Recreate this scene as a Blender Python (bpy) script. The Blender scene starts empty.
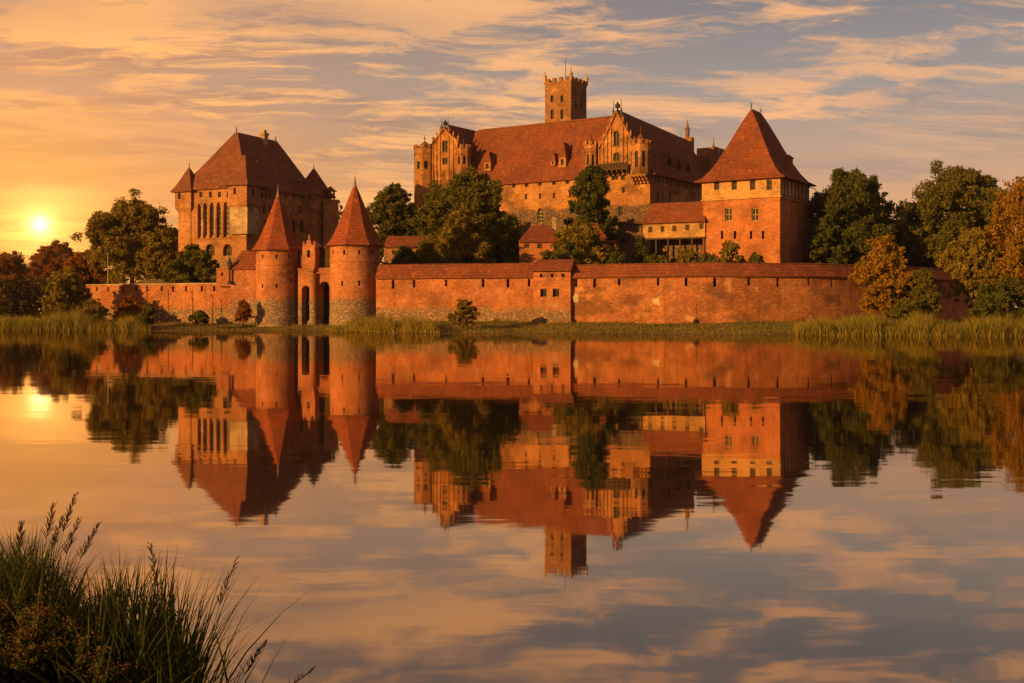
import bpy, math, random
import numpy as np
from mathutils import Vector, Matrix
sc = bpy.context.scene
C = sc.collection
HAZE = 0.0001
F = 1150.0; CZ = 2.7; HY = 313.0          # focal length in px, eye height, horizon row
# ---------------------------------------------------------------- camera
cam = bpy.data.cameras.new('camera'); co = bpy.data.objects.new('camera', cam); C.objects.link(co)
co.location = (0, 0, CZ); co.rotation_euler = (math.radians(90), 0, 0)
cam.sensor_width = 36; cam.lens = 36 * F / 1024; cam.shift_y = -(341.5 - HY) / 1024
cam.clip_end = 9000; cam.clip_start = 0.1
sc.camera = co
sc.view_settings.view_transform = 'Standard'; sc.view_settings.look = 'None'
sc.view_settings.gamma = 1; sc.view_settings.exposure = 0.31
# ---------------------------------------------------------------- node helpers
class NT:
    def __init__(s, tree): s.t = tree; s.n = tree.nodes; s.l = tree.links
    def node(s, ty, **kw):
        n = s.n.new(ty)
        for k, v in kw.items():
            if k.startswith('i_'): n.inputs[k[2:].replace('_', ' ')].default_value = v
            else: setattr(n, k, v)
        return n
    def put(s, inp, v):
        if isinstance(v, bpy.types.NodeSocket): s.l.new(v, inp)
        else: inp.default_value = v
    def m(s, op, a, b=0.0, c=None, clamp=False):
        n = s.n.new('ShaderNodeMath'); n.operation = op; n.use_clamp = clamp
        s.put(n.inputs[0], a); s.put(n.inputs[1], b)
        if c is not None: s.put(n.inputs[2], c)
        return n.outputs[0]
    def rng(s, v, a, b, c=0.0, d=1.0, smooth=True):
        n = s.n.new('ShaderNodeMapRange')
        if smooth: n.interpolation_type = 'SMOOTHSTEP'
        s.put(n.inputs[0], v)
        for i, x in enumerate((a, b, c, d)): n.inputs[i + 1].default_value = x
        return n.outputs[0]
    def mix(s, f, a, b, mode='MIX'):
        n = s.n.new('ShaderNodeMix'); n.data_type = 'RGBA'; n.blend_type = mode
        s.put(n.inputs[0], f)
        for i, x in ((6, a), (7, b)):
            if isinstance(x, (tuple, list)): x = (*x[:3], 1)
            s.put(n.inputs[i], x)
        return n.outputs[2]
    def noise(s, vec, scale, detail=4, rough=.55, mult=None, dist=0.0, out=0):
        if mult is not None:
            v = s.n.new('ShaderNodeVectorMath'); v.operation = 'MULTIPLY'
            s.l.new(vec, v.inputs[0]); v.inputs[1].default_value = mult; vec = v.outputs[0]
        n = s.n.new('ShaderNodeTexNoise'); n.inputs['Scale'].default_value = scale
        n.inputs['Detail'].default_value = detail; n.inputs['Roughness'].default_value = rough
        n.inputs['Distortion'].default_value = dist
        s.l.new(vec, n.inputs['Vector']); return n.outputs[out]
    def ramp(s, v, stops):
        n = s.n.new('ShaderNodeValToRGB'); s.put(n.inputs[0], v)
        cr = n.color_ramp
        while len(cr.elements) < len(stops): cr.elements.new(0.5)
        for e, (p, col) in zip(cr.elements, stops): e.position = p; e.color = (*col, 1)
        return n.outputs[0]
# ---------------------------------------------------------------- world and sun
SUN_DIR = Vector((-0.74, -0.62, 0.17)).normalized()      # towards the lamp: low, from the left and in front of the castle
sun_el = math.asin(SUN_DIR.z); sun_az = math.atan2(SUN_DIR.x, SUN_DIR.y)
GLOW = Vector((-472 / F, 1.0, 88 / F)).normalized()      # bright spot low in the sky on the left
w = bpy.data.worlds.new("World"); sc.world = w; w.use_nodes = True
N = NT(w.node_tree); N.n.clear()
tc = N.node('ShaderNodeTexCoord'); D = tc.outputs['Generated']
sep = N.node('ShaderNodeSeparateXYZ'); N.l.new(D, sep.inputs[0])
dx, dy, dz = sep.outputs
zc = N.m('MAXIMUM', dz, 0.0)
az = N.m('ARCTAN2', dx, dy)
base = N.ramp(zc, [(0.0, (.88, .33, .085)), (.07, (.74, .325, .125)), (.13, (.48, .285, .175)), (.19, (.30, .245, .215)),
                   (.27, (.165, .155, .165)), (.5, (.13, .12, .14)), (1.0, (.08, .09, .12))])
# streaky clouds on a flat layer high above
k = N.m('DIVIDE', 1.0, N.m('ADD', zc, 0.10))
comb = N.node('ShaderNodeCombineXYZ'); N.l.new(N.m('MULTIPLY', dx, k), comb.inputs[0]); N.l.new(N.m('MULTIPLY', dy, k), comb.inputs[1])
cv = comb.outputs[0]
rot = N.node('ShaderNodeMapping'); N.l.new(cv, rot.inputs[0]); rot.inputs['Rotation'].default_value = (0, 0, math.radians(-7)); rot.inputs['Location'].default_value = (3.1, 7.7, 0)
warp = N.noise(rot.outputs[0], 1.1, 4, .55, out=1)
vm = N.node('ShaderNodeVectorMath', operation='MULTIPLY_ADD'); N.l.new(warp, vm.inputs[0]); vm.inputs[1].default_value = (.9, .5, 0); N.l.new(rot.outputs[0], vm.inputs[2])
n1 = N.noise(vm.outputs[0], 1.0, 8, .62, mult=(.8, .95, 1))
n2 = N.noise(vm.outputs[0], 4.4, 7, .66, mult=(.6, 1.3, 1))
n3 = N.noise(vm.outputs[0], .6, 2, .5)
dens = N.m('ADD', N.m('MULTIPLY', n1, .50), N.m('MULTIPLY', n2, .50))
leftish = N.rng(az, -.50, .30, 1.0, 0.0)
dens = N.m('ADD', dens, N.m('MULTIPLY', leftish, .03))
dens = N.m('ADD', dens, N.rng(zc, .17, .30, 0.0, .035))
cl = N.rng(dens, .485, .59)
cl = N.m('MULTIPLY', cl, N.rng(n3, .38, .56, .25, 1.0))
cloudcol = N.mix(leftish, (.90, .42, .16), (1.10, .52, .14))
cloudcol = N.mix(N.rng(zc, .20, .5), cloudcol, (.95, .45, .16))
dark = N.rng(N.noise(vm.outputs[0], 1.9, 6, .62, mult=(.6, 1.2, 1)), .48, .64)
base = N.mix(N.m('MULTIPLY', leftish, N.rng(zc, 0, .3, .8, .25)), base, (.60, .27, .085))
base = N.mix(N.m('MULTIPLY', dark, .62), base, N.mix(leftish, N.mix(N.rng(zc, .03, .2), (.48, .26, .16), (.235, .18, .165)), (.37, .195, .105)))
col = N.mix(N.m('MULTIPLY', cl, N.rng(zc, .1, .3, .88, .80)), base, cloudcol)
col = N.mix(N.m('MULTIPLY', leftish, N.rng(zc, .02, .24, 1.0, .15)), col, N.mix(1.0, col, (1.0, .90, .58), 'MULTIPLY'))
# glow round the low sun
dp = N.node('ShaderNodeVectorMath', operation='DOT_PRODUCT'); N.l.new(D, dp.inputs[0]); dp.inputs[1].default_value = GLOW
ang = N.m('ARCCOSINE', N.m('MINIMUM', dp.outputs['Value'], .999999))
col = N.mix(N.rng(ang, .85, 2.0, 0.0, .70), col, (.045, .05, .075))      # the half of the sky away from the sunset is dusky
def addglow(col, width, c, power=1.0):
    e = N.m('POWER', 2.71828, N.m('MULTIPLY', N.m('POWER', N.m('DIVIDE', ang, width), power), -1.0))
    return N.mix(e, col, c, 'ADD')
wide = addglow(col, .14, (.42, .10, .0), 1.2)
wide = addglow(wide, .05, (.50, .27, .03), 1.4)
band = N.rng(N.noise(D, 5, 5, .6, mult=(1, 1, 9)), .44, .62)
wide = N.mix(N.m('MULTIPLY', N.m('MULTIPLY', band, .6), N.rng(ang, .02, .20, 1.0, 0.0)), wide, (.80, .34, .05))
wide = addglow(wide, .020, (.55, .42, .12), 1.4)
wide = addglow(wide, .0065, (2.4, 1.9, .9), 1.7)
# real daylight sky, weak, mixed in
sky = N.node('ShaderNodeTexSky', sky_type='NISHITA'); sky.sun_disc = False; sky.sun_elevation = sun_el; sky.sun_rotation = sun_az
bg = N.node('ShaderNodeBackground'); N.l.new(wide, bg.inputs[0]); bg.inputs[1].default_value = 0.88
bg2 = N.node('ShaderNodeBackground'); N.l.new(sky.outputs[0], bg2.inputs[0]); bg2.inputs[1].default_value = 0.010
ad = N.node('ShaderNodeAddShader'); N.l.new(bg.outputs[0], ad.inputs[0]); N.l.new(bg2.outputs[0], ad.inputs[1])
wo = N.node('ShaderNodeOutputWorld'); N.l.new(ad.outputs[0], wo.inputs[0])
sl = bpy.data.lights.new('sun', 'SUN'); sl.energy = 5.0; sl.angle = math.radians(.6); sl.color = (1.0, .53, .11)
so = bpy.data.objects.new('sun', sl); C.objects.link(so); so.rotation_euler = SUN_DIR.to_track_quat('Z', 'Y').to_euler()
so.location = SUN_DIR * 300
# ---------------------------------------------------------------- mesh helpers
class MB:
    def __init__(s): s.v = []; s.f = []
    def poly(s, pts):
        b = len(s.v); s.v += [tuple(p) for p in pts]; s.f.append(tuple(range(b, b + len(pts))))
    def box(s, x0, x1, y0, y1, z0, z1):
        b = len(s.v)
        s.v += [(x0, y0, z0), (x1, y0, z0), (x1, y1, z0), (x0, y1, z0), (x0, y0, z1), (x1, y0, z1), (x1, y1, z1), (x0, y1, z1)]
        s.f += [(b, b+3, b+2, b+1), (b+4, b+5, b+6, b+7), (b, b+1, b+5, b+4), (b+1, b+2, b+6, b+5), (b+2, b+3, b+7, b+6), (b+3, b, b+4, b+7)]
    def rings(s, rings, cap0=True, cap1=True):
        n = len(rings[0]); b = len(s.v)
        for r in rings: s.v += [tuple(p) for p in r]
        for i in range(len(rings) - 1):
            for j in range(n):
                k2 = (j + 1) % n
                s.f.append((b+i*n+j, b+i*n+k2, b+(i+1)*n+k2, b+(i+1)*n+j))
        if cap0: s.f.append(tuple(b + j for j in range(n))[::-1])
        if cap1: s.f.append(tuple(b + (len(rings)-1)*n + j for j in range(n)))
    def lathe(s, cx, cy, prof, n=16, a0=0.0, cap0=True, cap1=True):
        s.rings([[(cx + r*math.cos(a0 + 2*math.pi*j/n), cy + r*math.sin(a0 + 2*math.pi*j/n), z) for j in range(n)] for r, z in prof], cap0, cap1)
    def tube(s, pts, rad, n=6):
        R = []
        for i, p in enumerate(pts):
            p = Vector(p); d = (Vector(pts[min(i+1, len(pts)-1)]) - Vector(pts[max(i-1, 0)])).normalized()
            a = d.orthogonal().normalized() if i == 0 else (pa - d * pa.dot(d)).normalized()
            pa = a; b2 = d.cross(a)
            R.append([p + (a*math.cos(2*math.pi*j/n) + b2*math.sin(2*math.pi*j/n)) * rad[i] for j in range(n)])
        s.rings(R)
    def obox(s, fc, u0, u1, z0, z1, d0, d1):
        """box in a facade's frame; d is the distance into the wall (negative = proud)"""
        b = len(s.v)
        s.v += [fc.P(u0, z0, d0), fc.P(u1, z0, d0), fc.P(u1, z0, d1), fc.P(u0, z0, d1), fc.P(u0, z1, d0), fc.P(u1, z1, d0), fc.P(u1, z1, d1), fc.P(u0, z1, d1)]
        s.f += [(b, b+3, b+2, b+1), (b+4, b+5, b+6, b+7), (b, b+1, b+5, b+4), (b+1, b+2, b+6, b+5), (b+2, b+3, b+7, b+6), (b+3, b, b+4, b+7)]
    def build(s, name, mat, parent=None, smooth=False):
        me = bpy.data.meshes.new(name)
        vs = s.v
        if parent is not None and parent.get('_world'):
            L = top(parent).location; vs = [(x - L.x, y - L.y, z - L.z) for x, y, z in vs]
        me.from_pydata(vs, [], s.f); me.update()
        if mat: me.materials.append(mat)
        if smooth:
            me.polygons.foreach_set('use_smooth', [True] * len(me.polygons))
        o = bpy.data.objects.new(name, me); C.objects.link(o)
        if parent is not None:
            o.parent = parent
            if parent.get('_world'): o['_world'] = 1
        return o
def top(o):
    while o.parent: o = o.parent
    return o
def thing(name, label, cat, loc=(0, 0, 0), rz=0.0, group=None, world=True):
    o = bpy.data.objects.new(name, None); C.objects.link(o); o.location = loc; o.rotation_euler = (0, 0, rz)
    o.empty_display_size = .5
    o['label'] = label; o['category'] = cat
    if group: o['group'] = group
    if world: o['_world'] = 1
    return o
def tag(o, label, cat, group=None):
    o['label'] = label; o['category'] = cat
    if group: o['group'] = group
class Face:
    """a vertical facade: origin (x,y), unit direction e, outward normal n"""
    def __init__(s, ox, oy, ex, ey, nx, ny): s.o = (ox, oy); s.e = (ex, ey); s.n = (nx, ny)
    def P(s, u, z, d=0.0): return (s.o[0] + s.e[0]*u - s.n[0]*d, s.o[1] + s.e[1]*u - s.n[1]*d, z)
def face_between(p, q, out):
    ex, ey = q[0]-p[0], q[1]-p[1]; L = math.hypot(ex, ey); ex /= L; ey /= L
    nx, ny = ey, -ex
    if nx*out[0] + ny*out[1] < 0: nx, ny = -nx, -ny
    f = Face(p[0], p[1], ex, ey, nx, ny); f.L = L; return f
def outline(op):
    a, b, c, d, arch = op
    if not arch: return [(a, c), (b, c), (b, d), (a, d)]
    r = (b - a) / 2; h = r * arch; sp = d - h; m = (a + b) / 2
    arc = [(m + r*math.cos(math.pi*i/8), sp + h*math.sin(math.pi*i/8)**(1.0 if arch <= 1.05 else .85)) for i in range(9)]
    return [(a, c), (b, c)] + arc
def facade(mb, fc, u0, u1, z0, z1, ops=(), depth=.45):
    us = sorted({u0, u1, *[o[0] for o in ops], *[o[1] for o in ops]}); zs = sorted({z0, z1, *[o[2] for o in ops], *[o[3] for o in ops]})
    for i in range(len(us)-1):
        um = (us[i]+us[i+1])/2
        run = None
        for j in range(len(zs)-1):
            zm = (zs[j]+zs[j+1])/2
            hole = any(o[0] < um < o[1] and o[2] < zm < o[3] for o in ops)
            if not hole and run is None: run = zs[j]
            if hole and run is not None:
                mb.poly([fc.P(us[i], run), fc.P(us[i+1], run), fc.P(us[i+1], zs[j]), fc.P(us[i], zs[j])]); run = None
        if run is not None:
            mb.poly([fc.P(us[i], run), fc.P(us[i+1], run), fc.P(us[i+1], zs[-1]), fc.P(us[i], zs[-1])])
    for o in ops:
        ol = outline(o)
        for i in range(len(ol)):
            p, q = ol[i], ol[(i+1) % len(ol)]
            mb.poly([fc.P(*p), fc.P(*q), fc.P(*q, depth), fc.P(*p, depth)])
        if o[4]:
            a, b, c, d = o[:4]; arc = ol[2:]
            R = [(b, d)] + [p for p in arc if p[0] >= (a+b)/2 - 1e-6][::-1]
            Lf = [(a, d)] + [p for p in arc if p[0] <= (a+b)/2 + 1e-6]
            mb.poly([fc.P(*p) for p in R]); mb.poly([fc.P(*p) for p in Lf])
def pane(fc, op, d, name, mat, parent):
    mb = MB(); mb.poly([fc.P(*p, d) for p in outline(op)])
    ol = outline(op); 
    return mb.build(name, mat, parent)
def window(root, fc, op, depth=.45, name='window', mull=1, trans=1, fmat=None, bar=.13):
    a, b, c, d, arch = op
    mb = MB(); d0, d1 = depth - .2, depth - .06
    mb.obox(fc, a, a+bar, c, d if not arch else d-(b-a)/2*arch, d0, d1); mb.obox(fc, b-bar, b, c, d if not arch else d-(b-a)/2*arch, d0, d1)
    mb.obox(fc, a+bar, b-bar, c, c+bar, d0, d1)
    if not arch: mb.obox(fc, a+bar, b-bar, d-bar, d, d0, d1)
    zt = d - (bar if not arch else (b-a)*.1)
    for i in range(mull):
        m = a + (b-a)*(i+1)/(mull+1); mb.obox(fc, m-bar*.4, m+bar*.4, c+bar, zt, d0+.01, d1-.01)
    for i in range(trans):
        m = c + (d-c)*(i+1)/(trans+1); mb.obox(fc, a+bar, b-bar, m-bar*.35, m+bar*.35, d0+.02, d1-.02)
    f = mb.build(name, fmat or M_frame, root)
    pane(fc, op, depth-.03, 'pane', M_glass, f)
    return f
def slit(root, fc, op, depth=.6, name='arrow_slit'):
    return pane(fc, op, depth - .01, name, M_hole, root)
# ---------------------------------------------------------------- view maths for building corners measured in the photograph
class Fr:
    """a rectangular building: corner nearest the viewer, front face along -x, side face along +y of its own frame"""
    def __init__(s, pc, d, th, pl, pr):
        s.th = math.radians(th); s.c = math.cos(s.th); s.s = math.sin(s.th); s.C = ((pc-512)/F*d, d)
        s.L1 = -s.front(pl, 0)[0]; s.L2 = s.side(pr, 0)[0]
        s.F = Face(0, 0, 1, 0, 0, -1); s.S = Face(0, 0, 0, 1, 1, 0)
    def W(s, x, y): return (s.C[0]+x*s.c+y*s.s, s.C[1]-x*s.s+y*s.c)
    def front(s, px, py, off=0):
        t = (px-512)/F; ox, oy = s.C[0]+off*s.s, s.C[1]+off*s.c
        x = (t*oy-ox)/(s.c+t*s.s); return (x, CZ+(HY-py)/F*(oy-x*s.s))
    def side(s, px, py, off=0):
        t = (px-512)/F; ox, oy = s.C[0]+off*s.c, s.C[1]-off*s.s
        y = (t*oy-ox)/(s.s-t*s.c); return (y, CZ+(HY-py)/F*(oy+y*s.c))
    def fop(s, px, py0, py1, wd, arch=0, off=0):       # opening on the front face: px centre, top row, bottom row, width in m
        x, z1 = s.front(px, py0, off); z0 = s.front(px, py1, off)[1]; return (x-wd/2, x+wd/2, z0, z1, arch)
    def sop(s, px, py0, py1, wd, arch=0, off=0):
        y, z1 = s.side(px, py0, off); z0 = s.side(px, py1, off)[1]; return (y-wd/2, y+wd/2, z0, z1, arch)
def at(px, py, d): return ((px-512)/F*d, d, CZ+(HY-py)/F*d)
# ---------------------------------------------------------------- materials
def newmat(name):
    m = bpy.data.materials.new(name); m.use_nodes = True; n = NT(m.node_tree); n.n.clear()
    out = n.node('ShaderNodeOutputMaterial'); b = n.node('ShaderNodeBsdfPrincipled'); n.l.new(b.outputs[0], out.inputs[0])
    b.inputs['Specular IOR Level'].default_value = .15; b.inputs['Roughness'].default_value = .9
    g = n.node('ShaderNodeNewGeometry'); return m, n, b, g.outputs['Position'], g, out
def bump(n, b, h, strength, dist):
    bp = n.node('ShaderNodeBump'); bp.inputs['Strength'].default_value = strength; bp.inputs['Distance'].default_value = dist
    n.l.new(h, bp.inputs['Height']); n.l.new(bp.outputs[0], b.inputs['Normal'])
def masonry(name, c1, c2, c3, stone=None, stone_z=None, patch=.0, patchcol=(.55, .42, .27), soot=.55):
    m, n, b, P, g, _ = newmat(name)
    # courses: streaks long along the wall, short in height; big blotches; small single bricks
    st = n.noise(P, 1.0, 5, .65, mult=(.35, .35, 2.6)); bl = n.noise(P, .16, 4, .6); sm = n.noise(P, 2.2, 3, .7, mult=(1, 1, 2.6))
    big = n.noise(P, .42, 6, .7)
    col = n.mix(n.rng(bl, .40, .60), tuple(x*.86 for x in c1), c2)
    col = n.mix(n.rng(st, .46, .72), col, c3)
    col = n.mix(n.m('MULTIPLY', n.rng(sm, .50, .66), .65), col, tuple(x*.5 for x in c1))
    col = n.mix(n.m('MULTIPLY', n.rng(sm, .47, .34), .45), col, tuple(min(1, x*1.5+.03) for x in c2))
    col = n.mix(n.m('MULTIPLY', n.rng(big, .58, .70), patch), col, patchcol)
    so2 = n.noise(P, .15, 6, .68, mult=(1, 1, 1.7)); col = n.mix(n.m('MULTIPLY', n.rng(so2, .48, .62), soot), col, tuple(x*.42 for x in c3))
    pb = n.noise(P, .33, 7, .72, mult=(1, 1, 1.5)); col = n.mix(n.m('MULTIPLY', n.rng(pb, .56, .66), .5), col, tuple(min(1, x*1.35+.06) for x in c2))
    gp = n.noise(P, .7, 6, .7, mult=(1, 1, 1.9)); col = n.mix(n.m('MULTIPLY', n.rng(gp, .58, .68), .4), col, (.30, .20, .13))
    # run-off stains: long in height
    dr = n.noise(P, .9, 4, .6, mult=(1, 1, .12)); col = n.mix(n.m('MULTIPLY', n.rng(dr, .52, .72), .45), col, tuple(x*.42 for x in c1))
    h = n.m('ADD', sm, st)
    if stone:
        sz = n.node('ShaderNodeSeparateXYZ'); n.l.new(P, sz.inputs[0])
        vo = n.node('ShaderNodeTexVoronoi'); vo.inputs['Scale'].default_value = 2.1
        mp = n.node('ShaderNodeVectorMath', operation='MULTIPLY'); n.l.new(P, mp.inputs[0]); mp.inputs[1].default_value = (1, 1, 1.9); n.l.new(mp.outputs[0], vo.inputs['Vector'])
        sepc = n.node('ShaderNodeSeparateColor'); n.l.new(vo.outputs['Color'], sepc.inputs[0])
        scol = n.mix(sepc.outputs[0], tuple(x*.65 for x in stone), tuple(x*1.15 for x in stone))
        scol = n.mix(n.rng(vo.outputs['Distance'], .34, .5), scol, tuple(x*.45 for x in stone))
        edge = n.m('ADD', sz.outputs[2], n.m('MULTIPLY', n.m('SUBTRACT', n.noise(P, .55, 5, .7), .5), 3.4))
        f = n.rng(edge, stone_z - .5, stone_z + .5, 1.0, 0.0)
        f = n.m('MULTIPLY', f, n.rng(sm, .36, .5, .35, 1.0))
        col = n.mix(f, col, scol)
    n.l.new(col, b.inputs['Base Color']); bump(n, b, h, .6, .12)
    return m
BR1, BR2, BR3 = (.36, .115, .05), (.47, .165, .065), (.40, .17, .085)
M_wall = masonry('wall_brick', BR1, BR2, BR3, (.38, .25, .16), 3.4, .35)
M_wallB = masonry('wall_brick_plain', (.32, .105, .045), (.45, .165, .065), (.27, .12, .065), None, None, .8, (.56, .29, .14), .7)
M_gate = masonry('gate_tower_brick', (.38, .125, .055), (.46, .17, .075), (.36, .17, .10), (.36, .26, .19), 4.9, .15)
M_castle = masonry('castle_brick', (.36, .145, .052), (.50, .215, .072), (.27, .125, .06), (.17, .115, .085), 24.5, .8, (.60, .31, .11), .75)
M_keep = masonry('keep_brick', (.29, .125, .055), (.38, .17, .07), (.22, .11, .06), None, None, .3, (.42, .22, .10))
M_palace = masonry('palace_brick', (.38, .155, .065), (.48, .21, .085), (.31, .15, .08), (.36, .22, .13), 13, .35)
M_tower = masonry('tower_brick', (.42, .13, .05), (.50, .17, .065), (.38, .16, .08), None, None, .15)
M_plaster = masonry('ochre_plaster', (.50, .255, .10), (.58, .31, .12), (.42, .215, .095), None, None, .3, (.50, .30, .14))
M_stone = masonry('pale_stone', (.42, .27, .16), (.50, .34, .20), (.36, .23, .14))
def tiles(name, c1, c2, c3):
    m, n, b, P, g, _ = newmat(name)
    sz = n.node('ShaderNodeSeparateXYZ'); n.l.new(P, sz.inputs[0])
    row = n.m('FRACT', n.m('MULTIPLY', sz.outputs[2], 2.3))
    bl = n.noise(P, .22, 5, .62); sm = n.noise(P, 1.7, 4, .7, mult=(1, 1, 1.6)); st = n.noise(P, 1.2, 4, .6, mult=(1, 1, .2))
    col = n.mix(n.rng(bl, .36, .64), c1, c2); col = n.mix(n.rng(sm, .52, .70), col, c3)
    col = n.mix(n.m('MULTIPLY', n.rng(st, .5, .7), .4), col, tuple(x*.5 for x in c1))
    col = n.mix(n.m('MULTIPLY', n.rng(sm, .46, .33), .5), col, tuple(x*1.5+.02 for x in c2))
    col = n.mix(n.rng(row, .0, .32, .55, 0.0), col, tuple(x*.45 for x in c1))
    new = n.noise(P, 1.1, 2, .5, mult=(1, 1, 2)); col = n.mix(n.m('MULTIPLY', n.rng(new, .62, .68), .5), col, tuple(min(1, x*1.7) for x in c2))
    moss = n.noise(P, .5, 5, .7); col = n.mix(n.m('MULTIPLY', n.rng(moss, .57, .70), .4), col, (.10, .075, .035))
    n.l.new(col, b.inputs['Base Color']); bump(n, b, n.m('ADD', n.m('MULTIPLY', row, .9), sm), .8, .14)
    return m
M_tile = tiles('clay_tiles', (.165, .048, .026), (.235, .066, .031), (.12, .042, .027))
M_tile_old = tiles('old_clay_tiles', (.165, .058, .034), (.225, .076, .040), (.12, .046, .030))
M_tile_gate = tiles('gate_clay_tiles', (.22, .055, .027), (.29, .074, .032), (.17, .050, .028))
def plain(name, c, rough=.8, var=.3, spec=.15):
    m, n, b, P, g, _ = newmat(name); v = n.noise(P, 3, 3, .6)
    n.l.new(n.mix(n.rng(v, .35, .65), tuple(x*(1-var) for x in c), c), b.inputs['Base Color'])
    b.inputs['Roughness'].default_value = rough; b.inputs['Specular IOR Level'].default_value = spec; return m
M_frame = plain('window_frame', (.22, .12, .06)); M_frame_pale = plain('pale_window_frame', (.52, .36, .20))
M_glass = plain('dark_glass', (.030, .022, .018), .55, .3, .12); M_hole = plain('dark_opening', (.03, .018, .012), 1)
M_wood = plain('dark_timber', (.10, .055, .03)); M_metal = plain('dark_metal', (.06, .05, .045), .5)
M_lead = plain('lead_ridge', (.30, .22, .16), .6)
M_bark = plain('bark', (.085, .055, .035), .95, .5)
def leafmat(name, ca, cb, cc, trans=.35, sc_=1.0):
    m, n, b, P, g, out = newmat(name)
    r = g.outputs['Random Per Island']; v = n.noise(P, .35*sc_, 3, .6)
    col = n.mix(n.rng(v, .38, .62), ca, cb); col = n.mix(n.rng(r, .55, 1.0, 0, .8, False), col, cc)
    col = n.mix(n.rng(r, .0, .35, .5, 0, False), col, tuple(x*.45 for x in ca))
    n.n.remove(b)
    d = n.node('ShaderNodeBsdfDiffuse'); t = n.node('ShaderNodeBsdfTranslucent'); n.l.new(col, d.inputs[0]); n.l.new(col, t.inputs[0])
    mx = n.node('ShaderNodeMixShader'); mx.inputs[0].default_value = trans; n.l.new(d.outputs[0], mx.inputs[1]); n.l.new(t.outputs[0], mx.inputs[2])
    n.l.new(mx.outputs[0], out.inputs[0]); return m
L_green = leafmat('leaves_green', (.12, .115, .022), (.175, .15, .028), (.25, .19, .04))
L_dark = leafmat('leaves_dark', (.085, .095, .022), (.12, .12, .026), (.18, .155, .035))
L_olive = leafmat('leaves_olive', (.21, .155, .025), (.29, .20, .032), (.36, .25, .045))
L_gold = leafmat('leaves_gold', (.26, .14, .022), (.33, .175, .026), (.40, .22, .03))
L_orange = leafmat('leaves_orange', (.27, .10, .018), (.34, .13, .024), (.24, .13, .03))
L_rust = leafmat('leaves_rust', (.30, .11, .018), (.36, .14, .022), (.40, .18, .03), .5)  # reddish leaves, with the low sun's orange glow put into the colour
G_bank = leafmat('bank_grass', (.15, .145, .030), (.25, .19, .040), (.36, .24, .06), .3, .3)
G_reed = leafmat('reed_blades', (.22, .19, .035), (.31, .235, .045), (.42, .30, .07), .35, .25)
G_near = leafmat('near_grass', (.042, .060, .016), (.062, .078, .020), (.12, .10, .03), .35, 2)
G_seed = leafmat('seed_heads', (.13, .07, .035), (.17, .09, .045), (.20, .11, .05), .3, 2)
# ---------------------------------------------------------------- terrain
WALL = [(88, 196), (150, 190), (217, 186), (278, 181), (316, 184), (355, 176), (455, 172), (545, 168.5), (572, 168), (605, 165.5), (650, 163), (700, 161.5), (760, 161.5), (820, 163.5), (870, 169), (950, 181), (985, 189)]
WX = [(p-512)/F*d for p, d in WALL]; WY = [d for p, d in WALL]
SHX = [(-400), *[(p-512)/F*d for p, d in ((0, 176), (100, 174), (200, 172), (260, 172), (330, 166), (380, 158), (440, 151), (520, 151), (600, 148.5), (690, 145.5), (800, 141), (900, 136), (1024, 131))], 400]
SHY = [185, 176, 174, 172, 172, 166, 158, 151, 151, 148.5, 145.5, 141, 136, 131, 110]
def sst(x, a, b):
    t = np.clip((x-a)/(b-a), 0, 1); return t*t*(3-2*t)
def fbm(x, y, s):
    return (np.sin(x*.9/s+1.3)*np.cos(y*1.1/s+.4)+.5*np.sin(x*2.3/s+y*1.7/s)+.3*np.cos(x*4.1/s-y*3.7/s))/1.8
def hz(x, y):
    x = np.asarray(x, float); y = np.asarray(y, float)
    sh = np.interp(x, SHX, SHY) + .8*fbm(x, y*0, 6); wy = np.interp(x, WX, WY)
    z = -1.2 + 1.25*sst(y-sh, -6, 0) + np.clip((y-sh), 0, 30)*.085 - .5*sst(y-sh, 12, 30)*0
    z = np.where(y > sh, .05+1.6*sst(y-sh, 0, 24)+.10*fbm(x, y, 3)*sst(y-sh, 0, 3), z)
    inside = sst(x, -76, -68)*(1-sst(x, 74, 84))
    terr = 5.2*sst(y-wy, 1.0, 4.0) + 2.0*sst(y-wy, 4, 20) + 3.5*sst(y, 195, 232)*sst(x, -40, -10)
    z = z + inside*terr*(1-sst(y, 330, 460))
    # near bank, under the viewer and rising to the left
    nb = 6.6 + 3.4*sst(-x, .9, 3.2) + 8*sst(-x, 8, 30) - 1.0*sst(x, 1, 8) + .25*fbm(x, y*0, .8)
    near = -1.2 + 1.15*sst(nb-y, -2.5, 0) + .75*sst(nb-y, 0, 4.5) + .35*sst(-x, 1.6, 3.4)*sst(nb-y, .3, 2.4) + .05*fbm(x, y, .5)
    return np.where(y < 60, near, z)
def ground_mat():
    m, n, b, P, g, _ = newmat('bank_ground')
    a = n.noise(P, .3, 5, .65); s2 = n.noise(P, 3, 4, .7)
    col = n.mix(n.rng(a, .4, .62), (.11, .095, .030), (.22, .15, .055)); col = n.mix(n.rng(s2, .48, .68), col, (.26, .17, .08))
    sz = n.node('ShaderNodeSeparateXYZ'); n.l.new(P, sz.inputs[0])
    col = n.mix(n.rng(sz.outputs[2], .02, .30, 1, 0), col, (.17, .10, .055))
    n.l.new(col, b.inputs['Base Color']); bump(n, b, s2, .7, .15); return m
def axis(pairs):
    out = []
    for a, b, n in pairs: out += list(np.linspace(a, b, n, endpoint=False))
    return np.array(out + [pairs[-1][1]])
gx = axis([(-1500, -400, 12), (-400, -110, 20), (-110, -12, 98), (-12, 12, 96), (12, 110, 98), (110, 400, 20), (400, 1500, 12)])
gy = axis([(-200, -6, 8), (-6, 16, 80), (16, 110, 10), (110, 215, 150), (215, 460, 40), (460, 1600, 14)])
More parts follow.
